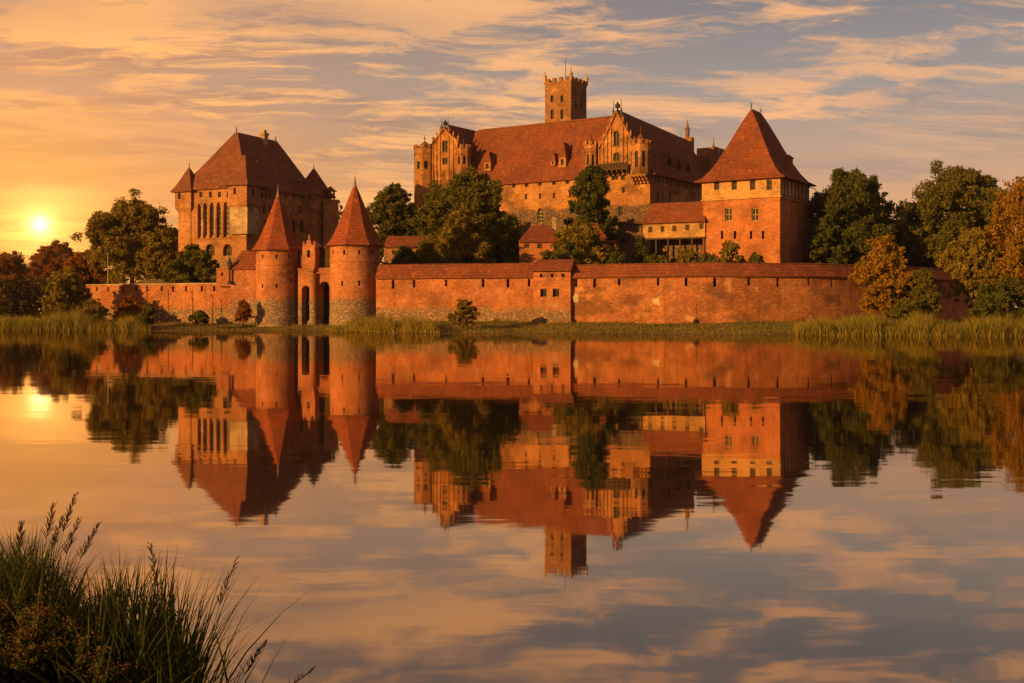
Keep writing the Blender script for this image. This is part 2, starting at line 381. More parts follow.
GX, GY = np.meshgrid(gx, gy); GZ = hz(GX, GY)
mb = MB(); mb.v = [tuple(p) for p in np.stack([GX.ravel(), GY.ravel(), GZ.ravel()], 1).tolist()]
nx = len(gx); mb.f = [(j*nx+i, j*nx+i+1, (j+1)*nx+i+1, (j+1)*nx+i) for j in range(len(gy)-1) for i in range(nx-1)]
gro = mb.build('ground', ground_mat(), smooth=True); gro['kind'] = 'structure'
# water
def water_mat():
    m = bpy.data.materials.new('still_water'); m.use_nodes = True; n = NT(m.node_tree); n.n.clear()
    out = n.node('ShaderNodeOutputMaterial'); g = n.node('ShaderNodeNewGeometry'); P = g.outputs['Position']
    a = n.noise(P, 1.0, 3, .55, mult=(.30, 1.5, 1), out=1)        # short ripples
    b = n.noise(P, .16, 2, .5, mult=(.35, 1.2, 1), out=1)        # slow swell
    patch = n.rng(n.noise(P, .05, 3, .6, mult=(.5, 1.6, 1)), .40, .66, .55, 1.5)
    def cen(v, s_):
        x = n.node('ShaderNodeVectorMath', operation='SUBTRACT'); n.l.new(v, x.inputs[0]); x.inputs[1].default_value = (.5, .5, .5)
        y = n.node('ShaderNodeVectorMath', operation='MULTIPLY'); n.l.new(x.outputs[0], y.inputs[0]); y.inputs[1].default_value = s_
        return y.outputs[0]
    A = cen(a, (.005, .014, 0)); B = cen(b, (.0015, .0035, 0))
    a2 = n.noise(P, 4.5, 2, .5, mult=(.35, 1.3, 1), out=1); a2 = cen(a2, (.003, .008, 0))
    aa = n.node('ShaderNodeVectorMath', operation='ADD'); n.l.new(A, aa.inputs[0]); n.l.new(a2, aa.inputs[1]); A = aa.outputs[0]
    sc2 = n.node('ShaderNodeVectorMath', operation='SCALE'); n.l.new(A, sc2.inputs[0]); n.l.new(patch, sc2.inputs['Scale'])
    ad = n.node('ShaderNodeVectorMath', operation='ADD'); n.l.new(sc2.outputs[0], ad.inputs[0]); n.l.new(B, ad.inputs[1])
    up = n.node('ShaderNodeVectorMath', operation='ADD'); n.l.new(ad.outputs[0], up.inputs[0]); up.inputs[1].default_value = (0, 0, 1)
    nr = n.node('ShaderNodeVectorMath', operation='NORMALIZE'); n.l.new(up.outputs[0], nr.inputs[0])
    gl = n.node('ShaderNodeBsdfGlossy'); gl.inputs['Roughness'].default_value = .03; gl.inputs['Color'].default_value = (.94, .82, .70, 1)
    n.l.new(nr.outputs[0], gl.inputs['Normal'])
    df = n.node('ShaderNodeBsdfDiffuse'); df.inputs[0].default_value = (.018, .016, .012, 1)
    lw = n.node('ShaderNodeLayerWeight'); lw.inputs[0].default_value = .5
    f = n.m('MULTIPLY', .90, n.m('POWER', lw.outputs['Facing'], 1.75))
    mx = n.node('ShaderNodeMixShader'); n.l.new(f, mx.inputs[0]); n.l.new(df.outputs[0], mx.inputs[1]); n.l.new(gl.outputs[0], mx.inputs[2])
    n.l.new(mx.outputs[0], out.inputs[0]); return m
mb = MB(); mb.poly([(-1499, -20, 0), (1499, -20, 0), (1499, 420, 0), (-1499, 420, 0)])
wat = mb.build('river_water', water_mat()); wat['kind'] = 'structure'
# ---------------------------------------------------------------- roofs
def hip(mb, x0, x1, y0, y1, ze, rx0, rx1, ry0, ry1, zr, flare=.25, over=.6, n=5, fascia=.22):
    """hipped roof with bell-cast eaves; ridge rectangle may be a line"""
    R = [[(x0-over, y0-over, ze-fascia), (x1+over, y0-over, ze-fascia), (x1+over, y1+over, ze-fascia), (x0-over, y1+over, ze-fascia)]]
    for i in range(n+1):
        t = i/n; zf = t - flare*t*(1-t)*(1-t)*1.6
        a, b, c, d = [p+(q-p)*t for p, q in ((x0-over, rx0), (x1+over, rx1), (y0-over, ry0), (y1+over, ry1))]
        z = ze+(zr-ze)*zf; R.append([(a, c, z), (b, c, z), (b, d, z), (a, d, z)])
    mb.rings(R)
def cone(mb, cx, cy, r, z0, z1, n=8, a0=None, flare=.35, steps=6, fascia=.18):
    prof = [(r, z0-fascia), (r, z0)]
    for i in range(1, steps+1):
        t = i/steps; prof.append((r*(1-t)+.02, z0+(z1-z0)*(t-flare*t*(1-t)*(1-t)*1.6)))
    mb.lathe(cx, cy, prof, n, math.pi/n if a0 is None else a0)
def finial(mb, x, y, z, h=1.2, r=.07, ball=True):
    mb.tube([(x, y, z-.3), (x, y, z+h*.6), (x, y, z+h)], [r, r*.7, r*.25], 6)
    if ball:
        for zz, rr in ((z+h*.35, r*2.4), (z+h*.6, r*1.6)): mb.lathe(x, y, [(r*.5, zz-rr), (rr, zz), (r*.5, zz+rr)], 8)
def pinnacle(mb, x, y, z0, z1, r):
    zb = z0+(z1-z0)*.5
    mb.lathe(x, y, [(r, z0), (r, zb), (r*1.4, zb+.05), (r*1.3, zb+.25), (r*.75, zb+.3), (r*.12, z1-.3), (r*.5, z1-.2), (r*.08, z1)], 4, math.pi/4)
def dormer(parent, fc_frame, x, y, z, wd, h, d, mat_wall, mat_roof, hr, label=None):
    """little roof dormer with a pyramid cap, facing -y of its parent's frame"""
    mb = MB(); fc = Face(x-wd/2, y, 1, 0, 0, -1); op = (wd*.28, wd*.72, z+h*.25, z+h*.8, 0)
    facade(mb, fc, 0, wd, z, z+h, [op], .25)
    mb.poly([(x-wd/2, y, z), (x-wd/2, y+d, z), (x-wd/2, y+d, z+h), (x-wd/2, y, z+h)]); mb.poly([(x+wd/2, y, z), (x+wd/2, y+d, z), (x+wd/2, y+d, z+h), (x+wd/2, y, z+h)])
    o = mb.build('dormer', mat_wall, parent)
    r = MB(); hip(r, x-wd/2, x+wd/2, y, y+d, z+h, x, x, y+wd*.4, y+d*1.0, z+h+hr, .2, .2, 3, .08); r.build('dormer_roof', mat_roof, o)
    pane(fc, op, .24, 'pane', M_glass, o)
    return o
# ================================================================ BUILDINGS
# ---------------------------------------------------------------- square tower on the right
T = Fr(780, 200, 32, 703, 808); zb = 7.0
rt = thing('brick_tower', 'big square brick tower with steep red roof and pale plaster band, right of the castle', 'tower', (*T.C, 0), -T.th, world=False)
L1, L2 = T.L1, T.L2
zE = 26.4; zP = T.front(740, 198)[1]
fw = [T.fop(p, 208, 221, 1.25) for p in (728.5, 755)]; sl_ = [T.fop(p, 231, 239, .45) for p in (722, 735, 751, 763)]
mb = MB(); facade(mb, T.F, -L1, 0, zb, zP, fw+sl_, .5)
ss = [T.sop(794, 232, 262, .5)]
facade(mb, T.S, 0, L2, zb, zP, ss, .5)
mb.poly([(-L1, 0, zb), (-L1, L2, zb), (-L1, L2, zP), (-L1, 0, zP)]); mb.poly([(-L1, L2, zb), (0, L2, zb), (0, L2, zP), (-L1, L2, zP)])
mb.build('wall', M_tower, rt)
for o in fw: window(rt, T.F, o, .5, mull=1, trans=1, fmat=M_frame_pale)
for o in sl_: slit(rt, T.F, o, .5)
for o in ss: slit(rt, T.S, o, .5)
# upper storey: slightly proud plaster band, timber framed on the side
uo = [T.fop(p, 180, 190, 1.0) for p in (717, 734.5, 753, 769.5)]
FU = Face(0, -.15, 1, 0, 0, -1); SU = Face(.15, 0, 0, 1, 1, 0)
mb = MB(); facade(mb, FU, -L1-.15, .15, zP, zE, uo, .45)
so_ = [T.sop(p, 181, 190, .9) for p in (785.5, 791, 796.5, 801.5)]
facade(mb, SU, -.15, L2+.15, zP, zE, so_, .45)
mb.poly([(-L1-.15, -.15, zP), (-L1-.15, L2+.15, zP), (-L1-.15, L2+.15, zE), (-L1-.15, -.15, zE)]); mb.poly([(-L1-.15, L2+.15, zP), (.15, L2+.15, zP), (.15, L2+.15, zE), (-L1-.15, L2+.15, zE)])
mb.box(-L1-.3, .3, -.3, L2+.3, zP-.22, zP)
up = mb.build('upper_storey', M_plaster, rt)
for o in uo: window(rt, FU, o, .45, mull=0, trans=1)
for o in so_: window(rt, SU, o, .45, mull=0, trans=0)
mb = MB()
for i in range(9):
    u = -.1+(L2+.1)*i/8; mb.obox(SU, u-.12, u+.12, zP, zE, -.06, .05)
mb.obox(SU, -.15, L2+.15, zP+.02, zP+.25, -.08, .02); mb.build('timber_frame', M_wood, rt)
mb = MB(); hip(mb, -L1, 0, 0, L2, zE, -L1/2, -L1/2, L2*.34, L2*.66, 39.7, .55, 1.2, 7); mb.build('roof', M_tile, rt)
mb = MB(); finial(mb, -L1/2, L2*.34, 39.6, 1.5, .08); mb.tube([(-L1/2-.4, L2*.34, 40.7), (-L1/2+.4, L2*.34, 40.7)], [.05, .05], 4); mb.build('finial', M_metal, rt)
mb = MB(); finial(mb, -L1/2, L2*.66, 39.6, 1.2, .07); mb.build('finial', M_metal, rt)
for p in (726, 762):
    x, z = T.front(p, 165, 1.6); dormer(rt, T, x, 1.35, z-.5, 1.1, 1.0, 1.6, M_plaster, M_tile, .9)
mb = MB(); mb.tube([(-.2, L2-.2, zE-.3), (1.2, L2+.6, zE-.7), (1.5, L2+.8, zE-2.2)], [.07, .07, .06], 5); mb.build('gutter_spout', M_metal, rt)
# small dormer on the shaded slope
yd, zd = T.side(791, 161, -1.9)
mb = MB(); mb.box(-2.9, -1.7, yd-.5, yd+.5, zd-.6, zd+.5); dd = mb.build('dormer', M_tower, rt); r = MB(); hip(r, -3.4, -1.6, yd-.5, yd+.5, zd+.5, -2.6, -2.2, yd, yd, zd+1.2, .1, .15, 2, .08); r.build('dormer_roof', M_tile_old, dd)
# ---------------------------------------------------------------- palace on the left
Pf = Fr(246, 215, 25, 180, 326)
pl = thing('palace', 'brick palace with tall narrow windows, corner turrets and steep dark hipped roof, on the left', 'palace', (*Pf.C, 0), -Pf.th, world=False)
L1, L2 = Pf.L1, Pf.L2; zE = 26.4; zb = 7
tall = [Pf.fop(p, 205.5, 236, 1.0, 0, .35) for p in (200.5, 207, 213.5, 220.5, 227.5)]
zR0 = min(o[2] for o in tall)-.3; zR1 = max(o[3] for o in tall)+.3
arch = [Pf.fop(p, 244, 256, 2.1, 1.0) for p in (210, 227.5)]
small = [Pf.fop(p, 191.5, 197.5, .75) for p in (201, 210.5, 219.5, 228.5)]
xl = Pf.front(197, 0)[0]; xr = Pf.front(231, 0)[0]
# main front: lower wall, recessed tall-window field between pilasters, upper band
mb = MB(); facade(mb, Pf.F, -L1, 0, zb, zR0, arch, .7)
facade(mb, Pf.F, -L1, 0, zR1, zE, small, .4)
FR = Face(0, .35, 1, 0, 0, -1); facade(mb, FR, xl, xr, zR0, zR1, tall, .35)
facade(mb, Pf.F, -L1, xl, zR0, zR1); facade(mb, Pf.F, xr, 0, zR0, zR1)
mb.poly([(xl, 0, zR0), (xr, 0, zR0), (xr, .35, zR0), (xl, .35, zR0)]); mb.poly([(xl, 0, zR1), (xr, 0, zR1), (xr, .35, zR1), (xl, .35, zR1)])
mb.poly([(xl, 0, zR0), (xl, .35, zR0), (xl, .35, zR1), (xl, 0, zR1)]); mb.poly([(xr, 0, zR0), (xr, .35, zR0), (xr, .35, zR1), (xr, 0, zR1)])
sidew = [Pf.sop(p, 192.5, 198, .7) for p in (262, 270, 278, 286, 294, 302)] + [Pf.sop(p, 206, 214, .8) for p in (264, 270, 276, 284, 292, 300)] + [Pf.sop(p, 220, 233, 1.0) for p in (266, 272, 286, 294, 302)]
facade(mb, Pf.S, 0, L2, zb, zE, sidew, .4)
mb.poly([(-L1, 0, zb), (-L1, L2, zb), (-L1, L2, zE), (-L1, 0, zE)]); mb.poly([(-L1, L2, zb), (0, L2, zb), (0, L2, zE), (-L1, L2, zE)])
mb.build('wall', M_palace, pl)
ux = [xl] + [(tall[i][1]+tall[i+1][0])/2 for i in range(4)] + [xr]
for u in ux:
    mb = MB(); mb.rings([[(u-w_, -d_, z), (u+w_, -d_, z), (u+w_, .34, z), (u-w_, .34, z)] for w_, d_, z in ((.24, .12, zR0-.02), (.24, .12, zR1-.5), (.45, .2, zR1-.4), (.45, .2, zR1-.02))]); mb.build('pilaster', M_palace, pl)
mb = MB(); mb.box(xl, xr, -.18, .02, zR0-.25, zR0-.04); mb.build('sill_course', M_palace, pl)
mb = MB(); mb.box(xl, xr, -.12, .02, zR1+.02, zR1+.22); mb.build('cornice', M_palace, pl)
for i in range(12):
    u = 2.0+i*(L2-4)/11; mb = MB(); mb.box(-.02, .16, u-.13, u+.13, zE-4.5, zE-1.2); mb.build('pilaster', M_palace, pl)
for o in tall: window(pl, FR, o, .35, 'tall_window', 1, 5, M_frame_pale, .15)
for o in arch: window(pl, Pf.F, o, .7, 'arched_window', 2, 1, M_frame)
for o in small: window(pl, Pf.F, o, .4, mull=0, trans=1)
for o in sidew: window(pl, Pf.S, o, .4, mull=0, trans=1)
mb = MB(); hip(mb, -L1+.5, -.2, .3, L2-3.4, zE, -L1/2-.3, -L1/2+.3, L2*.27, L2*.75, 38.0, .12, .9, 5); mb.build('roof', M_tile_old, pl)
mb = MB(); finial(mb, -L1/2, L2*.27, 37.9, 1.5, .08); mb.build('finial', M_metal, pl)
mb = MB(); finial(mb, -L1/2, L2*.75, 37.9, 1.3, .08); mb.build('finial', M_metal, pl)
mb = MB(); mb.box(-L1/2+.3, -L1/2+1.4, L2*.56-.6, L2*.56+.6, 34.5, 38.4); mb.box(-L1/2+.15, -L1/2+1.55, L2*.56-.75, L2*.56+.75, 38.4, 38.9); mb.box(-L1/2+.5, -L1/2+1.2, L2*.56-.4, L2*.56+.4, 38.9, 39.5); mb.build('chimney', M_stone, pl)
def turret(root, x0, x1, y0, y1, zcor, zE, zr, mat, roofmat, body=None, wins=(), Fc=None, over=.6, name='corner_turret', side=True):
    mb = MB(); FF = Face(0, y0, 1, 0, 0, -1); SS = Face(x1, 0, 0, 1, 1, 0)
    facade(mb, FF, x0, x1, zcor, zE, wins, .35)
    sw = [((y0+y1)/2-.35, (y0+y1)/2+.35, zE-2.0, zE-.8, 0)] if side else []
    facade(mb, SS, y0, y1, zcor, zE, sw, .35)
    mb.poly([(x0, y0, zcor), (x0, y1, zcor), (x0, y1, zE), (x0, y0, zE)]); mb.poly([(x0, y1, zcor), (x1, y1, zcor), (x1, y1, zE), (x0, y1, zE)])
    if body is not None:      # narrower shaft below, joined by a corbelled step
        i, zf = body
        mb.rings([[(x0+i, y0+i, zf), (x1-i, y0+i, zf), (x1-i, y1-i, zf), (x0+i, y1-i, zf)], [(x0+i, y0+i, zcor-.8), (x1-i, y0+i, zcor-.8), (x1-i, y1-i, zcor-.8), (x0+i, y1-i, zcor-.8)],
                  [(x0, y0, zcor), (x1, y0, zcor), (x1, y1, zcor), (x0, y1, zcor)]], True, False)
    o = mb.build(name, mat, root)
    for w_ in wins: pane(FF, w_, .3, 'window', M_glass, o)
    for w_ in sw: pane(SS, w_, .3, 'window', M_glass, o)
    if zr:
        r = MB(); hip(r, x0, x1, y0, y1, zE, (x0+x1)/2, (x0+x1)/2, (y0+y1)/2, (y0+y1)/2, zr, .25, over, 5); r.build('turret_roof', roofmat, o)
        f = MB(); finial(f, (x0+x1)/2, (y0+y1)/2, zr-.1, 1.0, .06); f.build('turret_finial', M_metal, o)
    return o
a0 = Pf.front(177, 0)[0]; a1 = Pf.front(193, 0)[0]; z_ = Pf.front(186, 208)[1]; wn = Pf.fop(180, 191, 198, .6)
turret(pl, a0, a1, -.6, 3.0, z_, 26.1, 31.0, M_palace, M_tile_old, (.45, 7), [(a0+.8, a0+1.4, 24.6, 25.7, 0)])
b0 = Pf.front(231, 0)[0]
turret(pl, b0, .9, -.9, 3.0, Pf.front(240, 205)[1], 26.7, None, M_palace, M_tile_old, (.5, 7), [(b0+1.3, b0+1.9, 24.9, 26.1, 0)])
mb = MB(); hip(mb, b0, .9, -.9, 5.0, 26.7, (b0)*.55-.6, (b0)*.55+.0, 2.2, 4.5, 32.6, .2, .6, 4); mb.build('roof', M_tile_old, pl)
mb = MB(); mb.box(b0+.55, 1.15, -1.1, -.6, zR0+.5, zR0+5.5); mb.box(.55, 1.1, -1.05, 2.4, zR0+.5, zR0+5.5); mb.build('stone_quoin', M_stone, pl)
c0, cz = Pf.side(309, 193); c1 = Pf.side(326, 193)[0]
turret(pl, -3.2, 1.2, c0-.2, c1+.4, Pf.side(318, 210)[1], 26.8, 32.6, M_palace, M_tile_old, (.35, 7), [], side=True)
# shaded-slope dormer
y_, z_ = Pf.side(261, 183, -1.2)
mb = MB(); SD = Face(-.9, y_-1.0, 0, 1, 1, 0); op = (.7, 1.3, z_-.2, z_+1.0, 0); facade(mb, SD, 0, 2.0, z_-1.2, z_+1.3, [op], .2)
mb.box(-3.2, -1.2, y_-1.0, y_+1.0, z_-1.2, z_+1.3); dd = mb.build('dormer', M_palace, pl); pane(SD, op, .15, 'window', M_glass, dd)
r = MB(); hip(r, -3.2, -.8, y_-1.0, y_+1.0, z_+1.3, -2.1, -2.1, y_, y_, z_+4.4, .3, .3, 4, .1); r.build('dormer_roof', M_tile_old, dd)
y_, z_ = Pf.side(300, 185, -1.2)
mb = MB(); mb.box(-2.6, -1.0, y_-.7, y_+.7, z_-.9, z_+.7); dd = mb.build('dormer', M_palace, pl)
r = MB(); hip(r, -3.0, -.8, y_-.7, y_+.7, z_+.7, -2.4, -1.6, y_, y_, z_+1.5, .1, .2, 2, .1); r.build('dormer_roof', M_tile_old, dd)
# little look-out behind the palace
X, Y, Z = at(331, 205, 236)
lk = thing('lookout_turret', 'tiny brick lookout with an open roof post peeping out right of the palace', 'turret', (X, Y, 8))
mb = MB(); mb.box(X-1.4, X+1.4, Y-1, Y+1, 8, Z+.5); mb.box(X-1.7, X+1.7, Y-1.2, Y+1.2, Z+.5, Z+1.0); mb.build('wall', M_palace, lk)
for px_ in (X-.9, X+.5):
    for py_ in (Y-.6, Y+.4): mb = MB(); mb.box(px_, px_+.2, py_, py_+.2, Z+1, Z+2.8); mb.build('post', M_wood, lk)
mb = MB(); hip(mb, X-1.1, X+.9, Y-.8, Y+.8, Z+2.9, X-.1, X-.1, Y, Y, Z+3.9, .2, .2, 2, .1); mb.build('roof', M_tile_old, lk)
# ---------------------------------------------------------------- high castle
K = Fr(650, 230, 33, 418, 703)
hc = thing('high_castle', 'huge brick castle with two pinnacled gables, long red roof and a square keep tower', 'castle', (*K.C, 0), -K.th, world=False)
L1, L2 = K.L1, 34.0; zE = 30.6; zb = 9
ops = [K.fop(p, 177.5+(567-p)*.07, 184+(567-p)*.07, .85) for p in (514, 526.5, 540, 554, 567.5)]
ops += [K.fop(p, 192+(567-p)*.05, 197.5+(567-p)*.05, .55) for p in (526, 540, 554, 570)]
ops += [K.fop(605, 173, 180, .9), K.fop(615, 173, 180, 1.5), K.fop(623, 172.5, 180, .9), K.fop(623.5, 187, 193, .6), K.fop(620.5, 206, 216, 1.0), K.fop(592, 187, 193, .7)]
tallw = [K.fop(540.3, 208, 223, 1.5, 1.4)]
gl1 = [K.fop(p, 171, 180, .7) for p in (444.5, 450)] + [K.fop(p, 160, 167, .7) for p in (444, )]
mb = MB(); facade(mb, K.F, -L1, 0, zb, zE, ops+tallw, .5)
sops = [K.sop(p, 174.5+(p-655)*.25, 182+(p-655)*.22, .6) for p in (655, 659, 663, 667, 671, 675, 679, 683, 687, 691)] + [K.sop(p, 192, 202, .8) for p in (658, 663, 670)]
facade(mb, K.S, 0, L2, zb, zE, sops, .4)
mb.poly([(-L1, 0, zb), (-L1, L2, zb), (-L1, L2, zE), (-L1, 0, zE)]); mb.poly([(-L1, L2, zb), (0, L2, zb), (0, L2, zE), (-L1, L2, zE)])
mb.build('wall', M_castle, hc)
for o in ops: window(hc, K.F, o, .5, mull=0 if o[1]-o[0] < 1.2 else 1, trans=1)
for o in tallw: window(hc, K.F, o, .5, 'arched_window', 1, 3, M_frame_pale)
for o in sops: window(hc, K.S, o, .4, mull=0, trans=1)
XG0, XG1 = -15.6, 0.0; XL1 = -46.5; zR = 44.2
# roofs: front wing (ridge along x), right wing and left wing (ridge along y)
def gable_roof_x(mb, x0, x1, y0, y1, ze, zr, over=.6, t=.25):
    ym = (y0+y1)/2
    for zz in (0, ):
        mb.rings([[(x0, y0-over, ze-.2), (x0, y0-over, ze), (x0, ym, zr), (x0, y1+over, ze), (x0, y1+over, ze-.2)], [(x1, y0-over, ze-.2), (x1, y0-over, ze), (x1, ym, zr), (x1, y1+over, ze), (x1, y1+over, ze-.2)]])
def gable_roof_y(mb, x0, x1, y0, y1, ze, zr, zr1=None, over=.6, hipend=0):
    xm = (x0+x1)/2; zr1 = zr1 or zr
    mb.rings([[(x0-over, y0, ze-.2), (x0-over, y0, ze), (xm, y0, zr), (x1+over, y0, ze), (x1+over, y0, ze-.2)], [(x0-over, y1, ze-.2), (x0-over, y1, ze), (xm, y1-hipend, zr1), (x1+over, y1, ze), (x1+over, y1, ze-.2)]])
mb = MB(); gable_roof_x(mb, XL1-1.0, XG0+6, 0, 14.5, zE, 44.2); mb.build('roof', M_tile, hc)
ye, ze_ = K.side(689, 150, -7.8)
mb = MB(); gable_roof_y(mb, XG0, XG1, .8, L2, zE, 44.3, 42.4, .7, 0); mb.build('roof', M_tile, hc)
mb = MB(); gable_roof_y(mb, -L1+.8, -43.2, .8, 16, zE, 45.0); mb.build('roof', M_tile, hc)
mb = MB(); mb.box(XL1, XG0+7, 7.05, 7.45, 44.0, 44.35); mb.build('ridge_tiles', M_tile_old, hc)
def gable(root, fc, uL, uR, um, z0, zpk, wins, nstrip=3, thick=.8, zsh=None):
    """tall brick gable: window strip in the middle, pilasters with pinnacles up the rakes"""
    cw = (uR-uL)*.17; mb = MB(); rake = lambda u: zpk-(zpk-zsh)*min(1, abs(u-um)/((uR-uL)/2))**.95
    zc_ = rake(um+cw); facade(mb, fc, um-cw, um+cw, z0, zc_, wins, .4)
    mb.poly([fc.P(um-cw, zc_), fc.P(um+cw, zc_), fc.P(um, zpk)])
    us = [uL+(um-cw-uL)*i/nstrip for i in range(nstrip+1)]; vs = [um+cw+(uR-um-cw)*i/nstrip for i in range(nstrip+1)]
    for S in (us, vs):
        for a, b in zip(S[:-1], S[1:]): mb.poly([fc.P(a, z0), fc.P(b, z0), fc.P(b, rake(b)), fc.P(a, rake(a))])
    allu = us+[um]+vs
    mb.poly([fc.P(uL, z0, thick)]+[fc.P(u, rake(u), thick) for u in allu]+[fc.P(uR, z0, thick)])
    for a, b in zip(allu[:-1], allu[1:]):     # coping
        q = [fc.P(a, rake(a)-.25, -.40), fc.P(b, rake(b)-.25, -.40), fc.P(b, rake(b)-.25, thick+.1), fc.P(a, rake(a)-.25, thick+.1)]
        mb.rings([q, [(x, y, z+.55) for x, y, z in q]])
    g = mb.build('gable', M_castle, root)
    for w_ in wins: window_sub(g, fc, w_)
    mb = MB()
    for u in us[:]+vs[:]:
        zt = rake(u)+.2; mb.obox(fc, u-.15, u+.15, z0, zt, -.22, -.01); x, y, _ = fc.P(u, 0, .1); pinnacle(mb, x, y, zt-.1, zt+1.5, .2)
    mb.build('pinnacles', M_castle, g)
    mb = MB()
    for du in (-.9, .9):
        x, y, _ = fc.P(um+du, 0, .2); pinnacle(mb, x, y, rake(um+du), zpk+1.6, .22); mb.tube([(x, y, zpk+1.4), (x, y, zpk+2.4)], [.07, .04], 5)
    x, y, _ = fc.P(um, 0, .3); mb.lathe(x, y, [(.15, zpk), (.15, zpk+.6), (.55, zpk+.9), (.6, zpk+1.3), (.2, zpk+1.7), (.05, zpk+2.1)], 8); mb.build('gable_finial', M_metal, g)
    return g
def window_sub(parent, fc, op):
    pane(fc, op, .37, 'window', M_glass, parent)
    a, b, c, d, ar = op; mb = MB(); m = (a+b)/2; mb.obox(fc, m-.07, m+.07, c, d-(b-a)*.15, .2, .3); mb.obox(fc, a-.15, b+.15, c-.2, c-.01, -.15, .1)
    mb.build('window_tracery', M_frame, parent)
FG = Face(0, -.25, 1, 0, 0, -1)
xg = lambda p: K.front(p, 0)[0]
zt = lambda px, py: K.front(px, py)[1]
gable(hc, FG, xg(600), xg(635), xg(617.5), zE, 43.7, [K.fop(617, 131, 146, 1.3, 1.4), K.fop(617, 152.5, 161, 1.5, 1.0)], 3, zsh=zt(617, 146))
FGL = Face(0, -.4, 1, 0, 0, -1)
gable(hc, FGL, xg(434), xg(459), xg(445.5), zE, 44.0, [K.fop(446, 141, 152, 1.5), K.fop(446, 158, 164, 1.5)], 2, zsh=zt(446, 143))
mb = MB(); g2 = [K.fop(p, 170.5, 180, .9) for p in (441, 449.5)]
facade(mb, FGL, xg(434), xg(459), zE-9, zE-.02, g2, .3); mb.box(xg(434), xg(459), -.55, -.38, zE-.3, zE+.1); lg = mb.build('gable_wall', M_castle, hc)
for o in g2: pane(FGL, o, .28, 'window', M_glass, lg)
def octa(root, cx, cy, r, z0, z1, win=(), corbel=0, cren=True, cap=0, name='gable_turret', n=8, ang=None):
    mb = MB(); a = (math.pi/n if ang is None else ang); V = [(cx+r*math.cos(a+2*math.pi*j/n), cy+r*math.sin(a+2*math.pi*j/n)) for j in range(n)]
    pans = []
    for j in range(n):
        p, q = V[j], V[(j+1) % n]; mx, my = (p[0]+q[0])/2-cx, (p[1]+q[1])/2-cy; fc = face_between(p, q, (mx, my))
        o = [(fc.L*.27, fc.L*.73, c, d, 1.3) for c, d in win] if (my < -.2*r) else []
        facade(mb, fc, 0, fc.L, z0, z1, o, .25); pans += [(fc, w_) for w_ in o]
        if cren:
            mb.obox(fc, 0, fc.L, z1, z1+.12, -.18, .25); mb.obox(fc, fc.L*.0, fc.L*.28, z1+.12, z1+.85, -.12, .2); mb.obox(fc, fc.L*.72, fc.L, z1+.12, z1+.85, -.12, .2)
            mb.obox(fc, 0, fc.L, z1-1.4, z1-1.15, -.12, .1)
    mb.poly([(x, y, z1) for x, y in V])
    if corbel: mb.lathe(cx, cy, [(r*.25, z0-corbel), (r*.6, z0-corbel*.6), (r*.65, z0-corbel*.5), (r, z0)], n, a, True, False)
    o = mb.build(name, M_castle, root)
    for fc, w_ in pans: pane(fc, w_, .22, 'window', M_glass, o)
    if cap:
        m2 = MB(); cone(m2, cx, cy, r*.86, z1+.15, z1+cap, n, a, .1); finial(m2, cx, cy, z1+cap-.1, 1.6, .09); m2.build('turret_cap', M_tile_old, o)
    return o
zt = lambda px, py: K.front(px, py)[1]
r_ = (xg(650)-xg(631))/2*.98
octa(hc, xg(641), -.1, r_, zt(641, 176), zt(641, 145), [(zt(641, 168), zt(641, 152))], 0, True, 2.4)
mb = MB()
for p in (635, 638.5, 642, 645.5, 649):
    x = xg(p); mb.box(x-.22, x+.22, -2.0, .02, zt(641, 178), zt(641, 176)); mb.box(x-.2, x+.2, -1.3, .02, zt(641, 181), zt(641, 178)); mb.box(x-.2, x+.2, -.6, .02, zt(641, 184), zt(641, 181))
x0, x1 = xg(632), xg(650); mb.box(x0, x1, -2.1, 0, zt(641, 176.2)-.15, zt(641, 175.2)); mb.build('corbels', M_castle, hc)
octa(hc, xg(591.5), -.1, (xg(598)-xg(585))/2, zE-4.5, zt(591, 146), [(zt(591, 166), zt(591, 155))], 1.8, True, 1.6)
octa(hc, xg(425), -.1, (xg(434)-xg(416.5))/2, 9, zt(425, 149), [(zt(425, 170), zt(425, 162))], 0, True, 1.8)
octa(hc, xg(463.5), -.1, (xg(470)-xg(457))/2, 20, zt(463, 149), [(zt(463, 165), zt(463, 157))], 0, True, 1.0)
# balcony under the right gable
mb = MB(); x0, x1 = xg(600), xg(632); zbk = zt(616, 171)
mb.box(x0, x1, -2.0, -.26, zbk, zbk+.25); mb.box(x0, x1, -2.0, -1.85, zbk+1.25, zbk+1.4); mb.box(x0, x1, -1.86, -1.8, zbk+.25, zbk+1.25)
nb_ = 22
for i in range(nb_+1): x = x0+(x1-x0)*i/nb_; mb.box(x-.06, x+.06, -1.98, -1.87, zbk+.25, zbk+1.25)
for i in range(7): x = x0+.3+(x1-x0-.6)*i/6; mb.box(x-.15, x+.15, -1.8, -.02, zbk-.5, zbk); mb.box(x-.15, x+.15, -.9, -.02, zbk-1.0, zbk-.5)
mb.build('balcony', M_wood, hc)
# far end of the right wing
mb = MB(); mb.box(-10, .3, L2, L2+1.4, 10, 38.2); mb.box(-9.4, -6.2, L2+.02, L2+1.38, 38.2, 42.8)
mb.box(-5.6, -.9, L2+1.42, L2+8, 10, 40.3); fe = mb.build('end_gable', M_keep, hc)  # darker brick than the wing: the end's shade is put into its colour
for x, z, r_p in ((-7.6, 47.0, .5), (-1.2, 42.4, .28), (.1, 40.0, .25), (-9.2, 44.0, .25)): mb = MB(); pinnacle(mb, x, L2+.8, z-4.5, z, r_p); mb.build('pinnacle', M_keep, fe)
